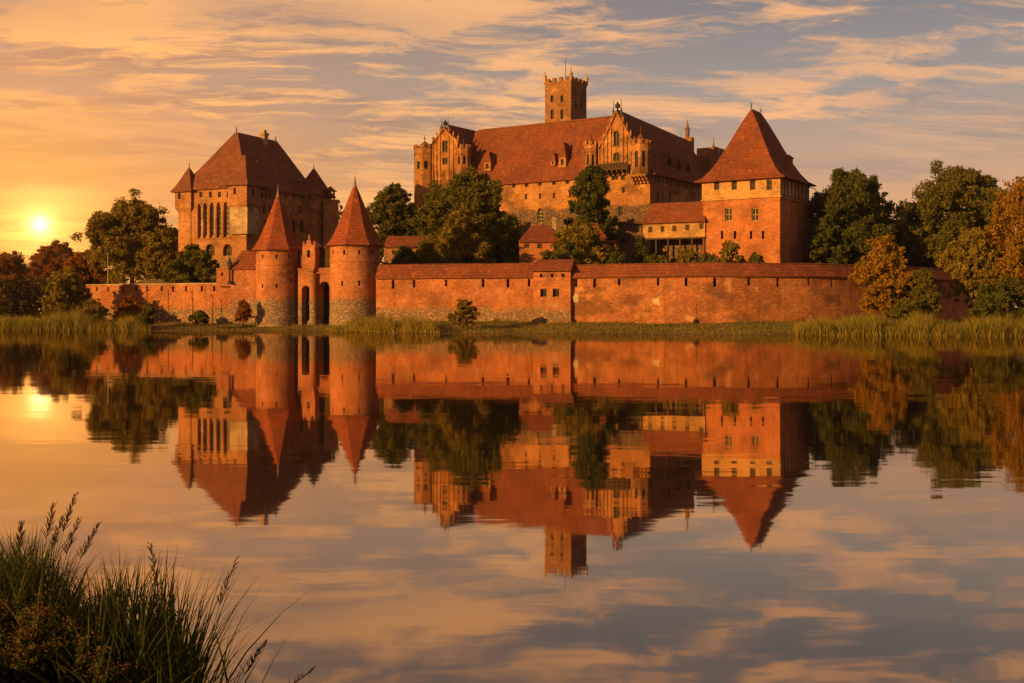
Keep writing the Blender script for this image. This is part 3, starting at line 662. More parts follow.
# dormers on the front roof and chimneys
for p, py, wd, h, hr in ((487.5, 171, 1.7, 2.0, 2.3), (553, 165.5, 1.1, 1.1, 1.6), (562.5, 167.5, 1.7, 2.2, 3.2)):
    x, z = K.front(p, py, .8); dormer(hc, K, x, .7, z, wd, h, 2.6, M_castle, M_tile, hr)
for p in (665, 675, 684):
    y, z = K.side(p, 161+(p-665)*.45, -1.6)
    mb = MB(); mb.poly([(-1.0, y-1.0, z-.8), (-1.0, y+1.0, z-.8), (-1.0, y, z+1.2)]); mb.poly([(-.6, y-1.4, z-1.0), (-.6, y, z+1.5), (-3.2, y, z+1.5)]); mb.poly([(-.6, y+1.4, z-1.0), (-.6, y, z+1.5), (-3.2, y, z+1.5)])
    dm = mb.build('dormer', M_tile_old, hc)
    mb = MB(); mb.box(-1.1, -.93, y-.65, y+.65, z-.75, z+.1); mb.build('window', M_hole, dm)
# keep tower rising behind the front roof
zk0, x_ = 0, 0
Kt = Fr(571, 251, 33, 545, 586.5); ox, oy = Kt.C
dxw, dyw = ox-K.C[0], oy-K.C[1]; lx = dxw*K.c-dyw*K.s; ly = dxw*K.s+dyw*K.c     # corner in the castle's frame
t1, t2 = Kt.L1, Kt.L2
ztop = Kt.front(571, 80)[1]
FK = Face(lx, ly, 1, 0, 0, -1); SK = Face(lx, ly, 0, 1, 1, 0)
def ko(p, a, b, wd, ar): x, z1 = Kt.front(p, a); return (x-wd/2, x+wd/2, Kt.front(p, b)[1], z1, ar)
kops = [ko(p, 109.5, 119, .75, 1.2) for p in (552, 562)] + [ko(p, 95, 102, .75, 1.2) for p in (552, 562)]
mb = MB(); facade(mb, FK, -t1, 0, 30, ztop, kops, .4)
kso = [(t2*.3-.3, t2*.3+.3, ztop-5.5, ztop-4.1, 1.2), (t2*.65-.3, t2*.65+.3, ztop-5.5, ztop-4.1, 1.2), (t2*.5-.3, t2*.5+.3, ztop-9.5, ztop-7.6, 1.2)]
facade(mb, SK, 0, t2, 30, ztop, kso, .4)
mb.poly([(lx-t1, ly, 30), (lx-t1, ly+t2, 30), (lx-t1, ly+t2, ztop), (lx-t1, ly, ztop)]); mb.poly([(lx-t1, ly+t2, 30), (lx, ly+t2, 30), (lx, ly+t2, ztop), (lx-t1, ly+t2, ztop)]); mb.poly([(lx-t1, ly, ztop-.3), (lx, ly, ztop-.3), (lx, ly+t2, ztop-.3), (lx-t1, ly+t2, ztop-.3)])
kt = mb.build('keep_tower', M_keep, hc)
for o in kops: pane(FK, o, .37, 'window', M_glass, kt)
for o in kso: pane(SK, o, .37, 'window', M_glass, kt)
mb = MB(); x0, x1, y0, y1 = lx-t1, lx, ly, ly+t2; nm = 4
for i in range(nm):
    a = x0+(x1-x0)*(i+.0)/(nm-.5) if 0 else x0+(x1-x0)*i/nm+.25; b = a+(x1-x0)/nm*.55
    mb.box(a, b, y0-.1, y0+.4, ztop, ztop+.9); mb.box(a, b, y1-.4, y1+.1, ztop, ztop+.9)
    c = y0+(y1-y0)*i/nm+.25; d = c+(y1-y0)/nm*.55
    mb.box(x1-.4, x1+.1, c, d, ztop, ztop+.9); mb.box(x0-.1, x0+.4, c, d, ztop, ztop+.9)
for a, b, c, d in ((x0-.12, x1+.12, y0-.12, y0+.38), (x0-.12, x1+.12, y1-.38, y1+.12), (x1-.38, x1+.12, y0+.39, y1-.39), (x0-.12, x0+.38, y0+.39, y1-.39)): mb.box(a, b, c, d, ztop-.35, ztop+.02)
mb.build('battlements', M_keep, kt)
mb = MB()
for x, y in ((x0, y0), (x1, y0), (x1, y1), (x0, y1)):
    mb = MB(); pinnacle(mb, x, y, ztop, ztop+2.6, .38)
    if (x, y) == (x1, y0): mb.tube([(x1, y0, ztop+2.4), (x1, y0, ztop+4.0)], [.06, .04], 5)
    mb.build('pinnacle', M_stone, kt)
mb = MB(); xp, yp = lx-t1*.45, ly+t2*.4; mb.tube([(xp, yp, ztop-.3), (xp, yp, ztop+5.4)], [.09, .05], 6); mb.build('flagpole', M_metal, kt)
# ---------------------------------------------------------------- covered gallery linking castle and tower
def link_building(name, label, cat, pxl, pxr, dl, dr, roof_t, eave, floor, zbase, wins, depth=6, wmat=None, rmat=None, back=False):
    A = at(pxl, eave[0], dl); B = at(pxr, eave[1], dr)
    r = thing(name, label, cat, ((A[0]+B[0])/2, (A[1]+B[1])/2, zbase)); fc = face_between(A, B, (0, -1))
    ze = (A[2]+B[2])/2; zf = CZ+(HY-(floor[0]+floor[1])/2)/F*(dl+dr)/2
    ops_ = []
    for p, t, b, wd in wins:
        tt = (p-512)/F; u = (tt*A[1]-A[0])/(fc.e[0]-tt*fc.e[1]); y = A[1]+fc.e[1]*u; ops_.append((u-wd/2, u+wd/2, CZ+(HY-b)/F*y, CZ+(HY-t)/F*y, 0))
    mb = MB(); facade(mb, fc, 0, fc.L, zf, ze, ops_, .35)
    mb.poly([fc.P(0, zf), fc.P(0, zf, depth), fc.P(0, ze, depth), fc.P(0, ze)]); mb.poly([fc.P(fc.L, zf), fc.P(fc.L, zf, depth), fc.P(fc.L, ze, depth), fc.P(fc.L, ze)])
    mb.poly([fc.P(0, zf, depth), fc.P(fc.L, zf, depth), fc.P(fc.L, ze, depth), fc.P(0, ze, depth)]); mb.poly([fc.P(0, zf), fc.P(fc.L, zf), fc.P(fc.L, zf, depth), fc.P(0, zf, depth)])
    mb.build('wall', wmat or M_plaster, r)
    for o in ops_: window(r, fc, o, .35, mull=0, trans=1)
    return r, fc, ze, zf
cg, fc, ze, zf = link_building('covered_gallery', 'raised gallery on posts with red roof and pale wall, between castle and square tower', 'gallery', 643, 705, 212, 207, None, (224.5, 220), (238.5, 236.5), 9,
    [(650.5, 226.5, 232.5, .8), (662.5, 226, 232, .8), (674.5, 225.5, 231.5, .8), (687.5, 224.5, 230.5, .8), (701.5, 223, 229, .8)])
def roof_on(r, fc, ze, depth, rise, over=.6, mat=None, gab=False, hipin=0.0, zl=None):
    mb = MB(); L = fc.L; q = [(-over*.3, -over, ze-.15), (-over*.3, -over, ze), (hipin, depth/2, ze+rise), (-over*.3, depth+over, ze), (-over*.3, depth+over, ze-.15)]
    p = [(L+over*.3, -over, ze-.15), (L+over*.3, -over, ze), (L-hipin, depth/2, ze+rise), (L+over*.3, depth+over, ze), (L+over*.3, depth+over, ze-.15)]
    mb.rings([[fc.P(u, z, d) for u, d, z in q], [fc.P(u, z, d) for u, d, z in p]]); return mb.build('roof', mat or M_tile, r)
roof_on(cg, fc, ze, 6, 3.9, hipin=0.6)
for i in range(6): u = .2+(fc.L-.4)*i/5; mb = MB(); mb.obox(fc, u-.12, u+.12, 8.5, zf-.3, .1, .35); mb.build('post', M_wood, cg)
mb = MB(); mb.obox(fc, 0, fc.L, zf-.3, zf-.02, -.05, .3); mb.build('beam', M_wood, cg)
mb = MB(); mb.obox(fc, 0, fc.L, 11.2, 11.3, -.3, -.2); mb.build('rail', M_wood, cg)
mb = MB(); mb.obox(fc, 0, fc.L, 8.5, zf-.1, 4.5, 5.5); mb.build('back_wall', M_castle, cg)
# dark low porch left of gallery
X0, X1 = at(620, 250, 213)[0], at(645, 250, 213)[0]
pb = thing('porch_building', 'low shaded porch with a bright little window, left of the covered gallery', 'building', ((X0+X1)/2, 213, 9))
fp = face_between((X0, 213), (X1, 213), (0, -1)); ztp = at(0, 224, 213)[2]; o1 = (fp.L*.58, fp.L*.82, at(0, 233.5, 213)[2], at(0, 227, 213)[2], 0)
mb = MB(); facade(mb, fp, 0, fp.L, 8.5, ztp, [o1], .5); mb.poly([fp.P(0, 8.5), fp.P(0, 8.5, 4), fp.P(0, ztp, 4), fp.P(0, ztp)]); mb.poly([fp.P(0, ztp), fp.P(fp.L, ztp), fp.P(fp.L, ztp, 4), fp.P(0, ztp, 4)]); mb.poly([fp.P(fp.L, 8.5), fp.P(fp.L, 8.5, 4), fp.P(fp.L, ztp, 4), fp.P(fp.L, ztp)])
mb.build('wall', M_castle, pb); window(pb, fp, o1, .5, mull=1, trans=1, fmat=M_frame_pale)
mb = MB(); mb.obox(fp, -.3, fp.L, ztp, ztp+.4, -.8, 4.3); mb.build('roof', M_tile_old, pb)
# small red-roofed houses
def small_house(label, pxl, pxr, d, eave_y, ridge_y, base_z, depth, wins, hipin, chim=None, slant=0, name='small_house', wm=None):
    h, fc, ze, zf = link_building(name, label, 'house', pxl, pxr, d, d-slant, None, (eave_y, eave_y), (300, 300), base_z, wins, depth, wm or M_tower)
    rise = (eave_y-ridge_y)/F*d; roof_on(h, fc, ze, depth, rise*(1.0+depth/2/d), hipin=hipin, over=.5)
    if chim:
        x, y, z = at(*chim, d+depth*.5); mb = MB(); mb.box(x-.35, x+.35, y-.35, y+.35, z-3.4, z-.25); mb.box(x-.5, x+.5, y-.5, y+.5, z-.25, z); mb.lathe(x, y, [(.2, z), (.2, z+.35)], 8); mb.build('chimney', M_stone, h)
    return h
small_house('small brick house with hipped red roof and chimney, right of the largest dark tree', 519, 562, 198, 241.5, 224, 9, 6, [(527, 243.5, 248, .9), (540, 243.5, 248.5, .9), (556, 243, 248, .7)], 2.2, (554, 219))
small_house('little house whose red roof shows behind the yellow-green tree', 578, 606, 205, 238, 222, 10, 5, [(600, 242, 248, .7)], 1.5)
small_house('narrow flat-topped brick hut between the tree and the porch', 604, 618, 200, 241.5, 240, 9, 3, [(611.5, 243.5, 247.5, .7)], .2, name='brick_hut')
small_house('low wing with a long red roof behind the wall, right of the right gate tower', 384, 436, 202, 247, 235, 8, 6, [(394, 250, 254, .7), (407, 250, 254, .7)], .3, name='low_wing', wm=M_palace)
# dark stone terrace wall below the castle
mb = MB(); A = at(606, 244, 208); B = at(640, 246, 208)
tw = thing('terrace_wall', 'dark brick terrace wall beneath the castle corner', 'wall', (A[0], A[1], 9)); mb.box(A[0], B[0], 210, 210.8, 8, A[2]); mb.build('masonry', M_castle, tw); m2 = MB(); m2.box(A[0]-.1, B[0]+.1, 209.9, 210.9, A[2], A[2]+.25); m2.build('coping', M_tile_old, tw)
# ---------------------------------------------------------------- curtain walls
def wall_run(name, label, pts, zb, eave, rise, slits, ops_extra=(), mat=None, roofed=True, wd=1.6, slit_h=1.15):
    Q = [((p-512)/F*d, d) for p, d in pts]; cx = sum(q[0] for q in Q)/len(Q); cy = sum(q[1] for q in Q)/len(Q)
    r = thing(name, label, 'wall', (cx, cy, 1)); mb = MB(); pans = []
    for i in range(len(Q)-1):
        fc = face_between(Q[i], Q[i+1], (0, -1)); ops_ = []
        for p in slits:
            if pts[i][0] <= p < pts[i+1][0]:
                t = (p-512)/F; u = (t*Q[i][1]-Q[i][0])/(fc.e[0]-t*fc.e[1]); u = min(max(u, .35), fc.L-.35); hj = (int(p)*37 % 11)/11-.5; ops_.append((u-.2-.05*hj, u+.2+.05*hj, eave-slit_h*(1+.35*hj)-.25, eave-.25, 0))
        facade(mb, fc, 0, fc.L, zb, eave, ops_, .6); pans += [(fc, o) for o in ops_]
    R = []
    # back face and top
    for i in range(len(Q)-1):
        fc = face_between(Q[i], Q[i+1], (0, -1))
        mb.poly([fc.P(0, zb, wd), fc.P(fc.L, zb, wd), fc.P(fc.L, eave, wd), fc.P(0, eave, wd)]); mb.poly([fc.P(0, eave), fc.P(fc.L, eave), fc.P(fc.L, eave, wd), fc.P(0, eave, wd)])
    for i in (0, len(Q)-1):
        j = min(i, len(Q)-2); fc = face_between(Q[j], Q[j+1], (0, -1)); u = 0 if i == 0 else fc.L; mb.poly([fc.P(u, zb), fc.P(u, zb, wd), fc.P(u, eave, wd), fc.P(u, eave)])
    mb.build('masonry', mat or M_wall, r)
    for fc, o in pans: slit(r, fc, o, .6)
    # roof swept along the wall line
    if roofed:
        NN = []
        for i in range(len(Q)):
            a = Q[max(i-1, 0)]; b = Q[min(i+1, len(Q)-1)]; ex, ey = b[0]-a[0], b[1]-a[1]; L = math.hypot(ex, ey); NN.append((ey/L, -ex/L))
        prof = [(.45, eave-.12), (.45, eave+.03), (-wd*.6, eave+rise), (-wd-.5, eave+.5), (-wd-.5, eave+.35)]
        # finely divided so that the ridge can sag a little
        ring = []
        rnd = random.Random(len(Q))
        for i in range(len(Q)-1):
            L = math.hypot(Q[i+1][0]-Q[i][0], Q[i+1][1]-Q[i][1]); k_ = max(1, int(L/2.5))
            for s_ in range(k_ + (1 if i == len(Q)-2 else 0)):
                t = s_/k_; x = Q[i][0]+(Q[i+1][0]-Q[i][0])*t; y = Q[i][1]+(Q[i+1][1]-Q[i][1])*t; nx_ = NN[i][0]*(1-t)+NN[i+1][0]*t; ny_ = NN[i][1]*(1-t)+NN[i+1][1]*t
                j = rnd.uniform(-.035, .035); ring.append([(x+nx_*o, y+ny_*o, z+j) for o, z in prof])
        m2 = MB(); m2.rings(ring); m2.build('roof', M_tile, r)
        m3 = MB(); m3.tube([(g[2][0], g[2][1], g[2][2]+.02) for g in ring], [.13]*len(ring), 6); m3.build('ridge_tiles', M_tile_old, r)
    return r
wall_run('curtain_wall', 'red-roofed brick curtain wall between the right gate tower and the small wall turret', [(376, 175), (420, 173), (470, 171), (505, 169.5), (536, 168.5)], .6, 7.95, 2.0, (393, 414, 446, 483, 508, 529), mat=M_wall)
kp = ((570, 166.8), (605, 164.6), (650, 162), (700, 160.3), (760, 160), (810, 161.5), (850, 165), (900, 171.5), (950, 180), (985, 188))
_px = np.linspace(570, 985, 32); _c = np.polyfit([(a-775)/200 for a, b in kp], [b for a, b in kp], 4)
SMB = [(float(p), float(np.polyval(_c, (p-775)/200))) for p in _px]
cwB = wall_run('curtain_wall', 'bulging red-roofed brick curtain wall right of the small wall turret, partly behind trees', [*SMB], .4, 7.85, 1.75,
    (576, 596, 619, 658, 686, 717, 749, 778, 809, 832, 857, 905, 940), mat=M_wallB)
lw_ = wall_run('low_wall', 'low unroofed brick wall running left from the left gate tower towards the reeds', [(86, 196), (120, 193.5), (160, 190.5), (200, 187.5), (232, 185.5), (262, 184)], .8, 7.35, 0, (97, 108, 123, 136, 147, 161, 173, 186, 200, 214), mat=M_wall, roofed=False, wd=1.1, slit_h=.8)
mb = MB(); Q = [((p-512)/F*d, d) for p, d in ((86, 196), (120, 193.5), (160, 190.5), (200, 187.5), (232, 185.5), (262, 184))]
for i in range(len(Q)-1):
    fc = face_between(Q[i], Q[i+1], (0, -1)); mb.obox(fc, 0, fc.L, 7.36, 7.6, -.12, 1.2)
mb.build('coping', M_stone, lw_)
# buttress, plaster patch and drain on the right wall
mb = MB(); x, y, _ = at(695, 0, 160.4); mb.box(x-.15, x+.15, y-.18, y+.3, .5, 4.4); mb.box(x-.1, x+.1, y-.12, y+.3, 4.4, 5.0); mb.build('buttress', M_wallB, cwB)
mb = MB(); x, y, z = at(695.5, 321, 160.2); mb.lathe(x, y, [(.34, .4), (.34, 1.5), (.2, 1.8), (.05, 1.9)], 12); mb.build('drain_mouth', M_hole, cwB)
def patch(px, py, d, rx, rz, mat, parent, seed):
    rnd = random.Random(seed); x, y, z = at(px, py, d); mb = MB(); pts = []
    for i in range(18):
        a = 2*math.pi*i/18; k_ = rnd.uniform(.7, 1.15); pts.append((x+rx*k_*math.cos(a), y, z+rz*k_*math.sin(a)))
    mb.rings([[(a, b-.03, c) for a, b, c in pts], [(a, b+.45, c) for a, b, c in pts]]); return mb.build('plaster_patch', mat, parent)
M_patch = masonry('pale_patch', (.62, .42, .24), (.70, .50, .30), (.50, .33, .20))
y6 = float(np.interp(658, [a for a, b in SMB], [b for a, b in SMB])); patch(658, 301, y6-.04, .85, .55, M_patch, cwB, 3)
# wall turret (bastion) in the middle
bt = thing('wall_turret', 'small square brick turret with own red roof and two windows, midway along the wall', 'turret', (*at(552, 0, 165)[:2], 1))
A = at(533, 0, 167.4); B = at(570.5, 0, 165.9); fc = face_between(A, B, (0, -1)); bz = 8.95
def uof(fc, p): t = (p-512)/F; return (t*fc.o[1]-fc.o[0])/(fc.e[0]-t*fc.e[1])
def zof(py, d): return CZ+(HY-py)/F*d
bo = [(uof(fc, p)-.5, uof(fc, p)+.5, zof(297, 165.5), zof(288.5, 165.5), 0) for p in (543.5, 556)]
bs = [(uof(fc, p)-.2, uof(fc, p)+.2, zof(277, 165.5), zof(273.5, 165.5), 0) for p in (541, 552, 563)]
mb = MB(); facade(mb, fc, 0, fc.L, .5, bz, bo+bs, .5); D_ = 5.5
mb.poly([fc.P(0, .5), fc.P(0, .5, D_), fc.P(0, bz, D_), fc.P(0, bz)]); mb.poly([fc.P(fc.L, .5), fc.P(fc.L, .5, D_), fc.P(fc.L, bz, D_), fc.P(fc.L, bz)]); mb.poly([fc.P(0, .5, D_), fc.P(fc.L, .5, D_), fc.P(fc.L, bz, D_), fc.P(0, bz, D_)])
mb.obox(fc, -.12, fc.L+.12, .5, 1.9, -.2, .0); mb.build('masonry', M_wall, bt)
for o in bo: window(bt, fc, o, .5, mull=0, trans=0)
for o in bs: slit(bt, fc, o, .5)
roof_on(bt, fc, bz, D_, 1.65, over=.75, hipin=.0)
xw = (577-512)/F; yw = float(np.interp(577, [a for a, b in SMB], [b for a, b in SMB])); patch(578, 298, yw-.06, .95, .75, M_patch, cwB, 9)
# ---------------------------------------------------------------- gate towers
def round_tower(label, pcx, d, rpx, roof_rpx, z_top, apex_y, wrow, lrow, string_y, zb=.5):
    cx = (pcx-512)/F*d; cy = d; r = rpx/F*d; n = 72; t = thing('gate_tower', label, 'tower', (cx, cy, 1.2), group=None)
    mb = MB(); V = [(cx+r*math.cos(2*math.pi*j/n), cy+r*math.sin(2*math.pi*j/n)) for j in range(n)]; pans = []
    W_ = [(p, y0, y1, .33) for p, y0, y1 in wrow+lrow]
    yf = d-r
    for j in range(n):
        p, q = V[j], V[(j+1) % n]; mx, my = (p[0]+q[0])/2, (p[1]+q[1])/2; fc = face_between(p, q, (mx-cx, my-cy)); pp = [512+F*s_[0]/s_[1] for s_ in (p, q)]; o = []
        if my < cy:
            for P_, y0, y1, wd in W_:
                if min(pp) <= P_ < max(pp): o.append((fc.L/2-wd/2, fc.L/2+wd/2, CZ+(HY-y1)/F*my, CZ+(HY-y0)/F*my, 0))
        facade(mb, fc, 0, fc.L, zb, z_top, o, .4); pans += [(fc, w_) for w_ in o]
    zs = CZ+(HY-string_y)/F*(d-r); mb.lathe(cx, cy, [(r, zs-.15), (r+.12, zs-.1), (r+.12, zs+.1), (r, zs+.15)], n, 0, False, False)
    mb.lathe(cx, cy, [(r+.15, zb), (r+.12, zb+1.6), (r-.02, zb+1.9)], n, 0, False, False)
    mb.build('masonry', M_gate, t)
    for fc, w_ in pans: slit(t, fc, w_, .4)
    R = roof_rpx/F*d; za = CZ+(HY-apex_y)/F*d
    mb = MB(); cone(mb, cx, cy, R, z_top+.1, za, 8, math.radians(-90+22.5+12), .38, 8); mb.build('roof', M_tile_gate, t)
    mb = MB(); mb.lathe(cx, cy, [(.42, za-1.1), (.16, za), (.2, za+.1), (.05, za+.5)], 8); finial(mb, cx, cy, za+.2, 1.3, .07); mb.build('finial', M_lead, t)
    return cx, cy, r
g1 = round_tower('left round gate tower with a pointed octagonal red roof', 278, 183, 21.5, 27.5, 12.6, 193, [(262.5, 254.5, 258.5), (276, 254.5, 258.5), (290, 254.5, 258.5)], [(262, 284, 288), (275.5, 284, 288), (291, 278, 282)], 264.5)
g2_ = round_tower('right round gate tower, the taller one, with a pointed octagonal red roof', 355, 179, 24.7, 31, 13.1, 183, [(333.5, 250, 254), (344.5, 250, 254.5), (359.5, 250, 254.5), (373, 251, 255)], [(343, 281, 286), (360, 280.5, 286), (375, 284, 289)], 261)
# gate between the towers
gh = thing('gatehouse', 'narrow brick gatehouse with two dark archways and a gabled bay, between the round towers', 'gate', (*at(316, 0, 180)[:2], 1.3))
A = at(298, 0, 181); B = at(333, 0, 179); fc = face_between(A, B, (0, -1)); zg = zof(268, 180)
go = [(uof(fc, 301.5), uof(fc, 310), .6, zof(285.5, 180), 1.1), (uof(fc, 319), uof(fc, 329.5), .6, zof(281.5, 180), 1.2)]
mb = MB(); facade(mb, fc, 0, fc.L, .6, zg, go, 1.6)
mb.poly([fc.P(0, .6, 4), fc.P(fc.L, .6, 4), fc.P(fc.L, zg, 4), fc.P(0, zg, 4)]); mb.poly([fc.P(0, zg), fc.P(fc.L, zg), fc.P(fc.L, zg, 4), fc.P(0, zg, 4)]); mb.obox(fc, 0, fc.L, zg-.25, zg, -.15, 0); mb.build('masonry', M_gate, gh)
for o in go: pane(fc, o, 1.58, 'archway', M_hole, gh)
mb = MB(); ua, ub = uof(fc, 319), fc.L; zt_ = zof(248.5, 180); mb.obox(fc, ua, ub, zg, zt_, .8, 1.2)
nn = 12
for i in range(nn+1): u = ua+(ub-ua)*i/nn; mb.obox(fc, u-.08, u+.08, zg, zt_, .6, .78)
mb.obox(fc, ua, ub, zt_, zt_+.3, .4, 3.5); mb.obox(fc, ua, ub, zg+1.3, zg+1.5, .55, .79); mb.build('timber_gallery', M_wood, gh)
mb = MB(); mb.obox(fc, 0, uof(fc, 306), zg, zof(252, 180), .9, 3.5); mb.build('link_wall', M_gate, gh)
ua, ub = uof(fc, 305.5), uof(fc, 318); z0, z1 = zof(265, 179), zof(246.5, 179); zpk = zof(240, 179); m_ = (ua+ub)/2
FB = Face(*fc.P(0, 0, -1.0)[:2], *fc.e, *fc.n); ob = (m_-.28, m_+.28, z0+1.2, z0+2.4, 1.2)
mb = MB(); facade(mb, FB, ua, ub, z0, z1, [ob], .4); mb.poly([FB.P(ua, z1), FB.P(m_-.35, z1+.5), FB.P(m_-.35, zpk), FB.P(m_+.35, zpk), FB.P(m_+.35, z1+.5), FB.P(ub, z1)])
for u in (ua, ub): mb.poly([FB.P(u, z0), FB.P(u, z0, 3), FB.P(u, z1, 3), FB.P(u, z1)])
mb.poly([FB.P(ua, z0), FB.P(ub, z0), FB.P(ub, z0, 2.5), FB.P(ua, z0, 2.5)]); mb.poly([FB.P(ua, z1, 0), FB.P(m_, zpk-.2, 0), FB.P(m_, zpk-.2, 3), FB.P(ua, z1, 3)]); mb.poly([FB.P(ub, z1, 0), FB.P(m_, zpk-.2, 0), FB.P(m_, zpk-.2, 3), FB.P(ub, z1, 3)])
for k_, (w_, a, b) in enumerate(((.95, zof(268, 179), z0), (.75, zof(271, 179), zof(268, 179)), (.5, zof(275, 179), zof(271, 179)))): mb.obox(FB, m_-w_, m_+w_, a, b, .1+.2*k_, 2)
for u in (ua+.15, ub-.15, m_): x, y, _ = FB.P(u, 0, .2); pinnacle(mb, x, y, (z1 if u != m_ else zpk)-.2, (z1 if u != m_ else zpk)+1.0, .18)
gb = mb.build('gabled_bay', M_gate, gh); pane(FB, ob, .35, 'window', M_glass, gb)
mb = MB(); x, y, _ = fc.P(uof(fc, 314.5), 0, -.35); mb.lathe(x, y, [(.95, .8), (.9, 1.4), (.62, 1.6), (.62, zof(275, 179)), (.8, zof(274, 179)), (.8, zof(273.4, 179))], 14); mb.lathe(x, y, [(.63, 4.1), (.74, 4.15), (.74, 4.4), (.63, 4.45)], 14, 0, False, False); mb.build('column', M_gate, gh, True)
# small lean-to building left of the left tower
lt, fc, ze, zf = link_building('gate_annex', 'low brick annex with a steep red lean-to roof, left of the left gate tower', 'building', 231, 260, 184, 183, None, (268.5, 268.5), (316, 316), 1, [], 5, M_gate)
roof_on(lt, fc, ze, 5, 3.0, hipin=.8, over=.4)
mb = MB(); fl = face_between(at(216.5, 0, 185.3), at(231.5, 0, 184.6), (0, -1)); zt_ = zof(269, 185); mo = [(uof(fl, p)-.18, uof(fl, p)+.18, zof(276, 185), zof(272.5, 185), 0) for p in (222, )]
facade(mb, fl, 0, fl.L, 7.0, zt_, mo, .4); mb.poly([fl.P(0, 7), fl.P(0, 7, 3), fl.P(0, zt_, 3), fl.P(0, zt_)]); mb.poly([fl.P(0, zt_), fl.P(fl.L, zt_), fl.P(fl.L, zt_, 3), fl.P(0, zt_, 3)]); mb.poly([fl.P(0, 7, 3), fl.P(fl.L, 7, 3), fl.P(fl.L, zt_, 3), fl.P(0, zt_, 3)]); mb.obox(fl, -.05, fl.L+.05, zt_, zt_+.15, -.1, 3.1); mb.build('parapet', M_gate, lt)
for o in mo: slit(lt, fl, o, .4)
x, y, z = at(229.6, 284, 183.6)
dp_ = thing('wall_lantern', 'dark roofed lantern post standing on the low wall left of the gate annex', 'lantern', (x, y, z))
mb = MB(); mb.lathe(x, y, [(.45, z), (.4, z+.3), (.16, z+.5), (.14, z+2.2), (.3, z+2.35), (.35, z+2.5)], 10); mb.build('post', M_metal, dp_)
mb = MB(); mb.lathe(x, y, [(.28, z+2.5), (.34, z+3.3)], 6); mb.build('lantern', M_wood, dp_)
mb = MB(); mb.lathe(x, y, [(.55, z+3.3), (.3, z+3.6), (.05, z+4.3), (.02, z+4.8)], 6); mb.build('cap', M_metal, dp_)
x, y, z = at(108, 283, 196)
lp = thing('lamp_post', 'slender pale lamp post behind the left end of the low wall', 'lamp post', (x, y, 6.5))
mb = MB(); mb.tube([(x, y, 6.5), (x, y, z+4.8), (x, y, z+5.2)], [.10, .07, .06], 6); mb.build('pole', M_frame_pale, lp)
mb = MB(); mb.lathe(x, y, [(.12, z+5.2), (.34, z+5.6), (.38, z+5.75), (.08, z+6.0)], 8); mb.build('lamp_head', M_metal, lp)
# ================================================================ TREES
def quads_mesh(name, cent, size, rng, mat, parent=None, aspect=.6, loc=None):
    n = len(cent); a = rng.normal(size=(n, 3)); a /= np.linalg.norm(a, axis=1)[:, None]; b = rng.normal(size=(n, 3)); b = np.cross(a, b); b /= np.linalg.norm(b, axis=1)[:, None]
    s_ = size*rng.uniform(.6, 1.35, n)[:, None]; A = a*s_; B = b*s_*aspect
    V = np.stack([cent-A, cent-A*.1+B, cent+A, cent-A*.1-B], 1).reshape(-1, 3)
    return np_mesh(name, V, 4, mat, parent)
def np_mesh(name, V, k_, mat, parent=None):
    nf = len(V)//k_; me = bpy.data.meshes.new(name); me.vertices.add(len(V)); me.vertices.foreach_set('co', V.astype(np.float32).ravel())
    me.loops.add(len(V)); me.loops.foreach_set('vertex_index', np.arange(len(V), dtype=np.int32)); me.polygons.add(nf)
    me.polygons.foreach_set('loop_start', np.arange(0, len(V), k_, dtype=np.int32)); me.update(calc_edges=True); me.materials.append(mat)
    o = bpy.data.objects.new(name, me); C.objects.link(o)
    if parent: o.parent = parent
    return o
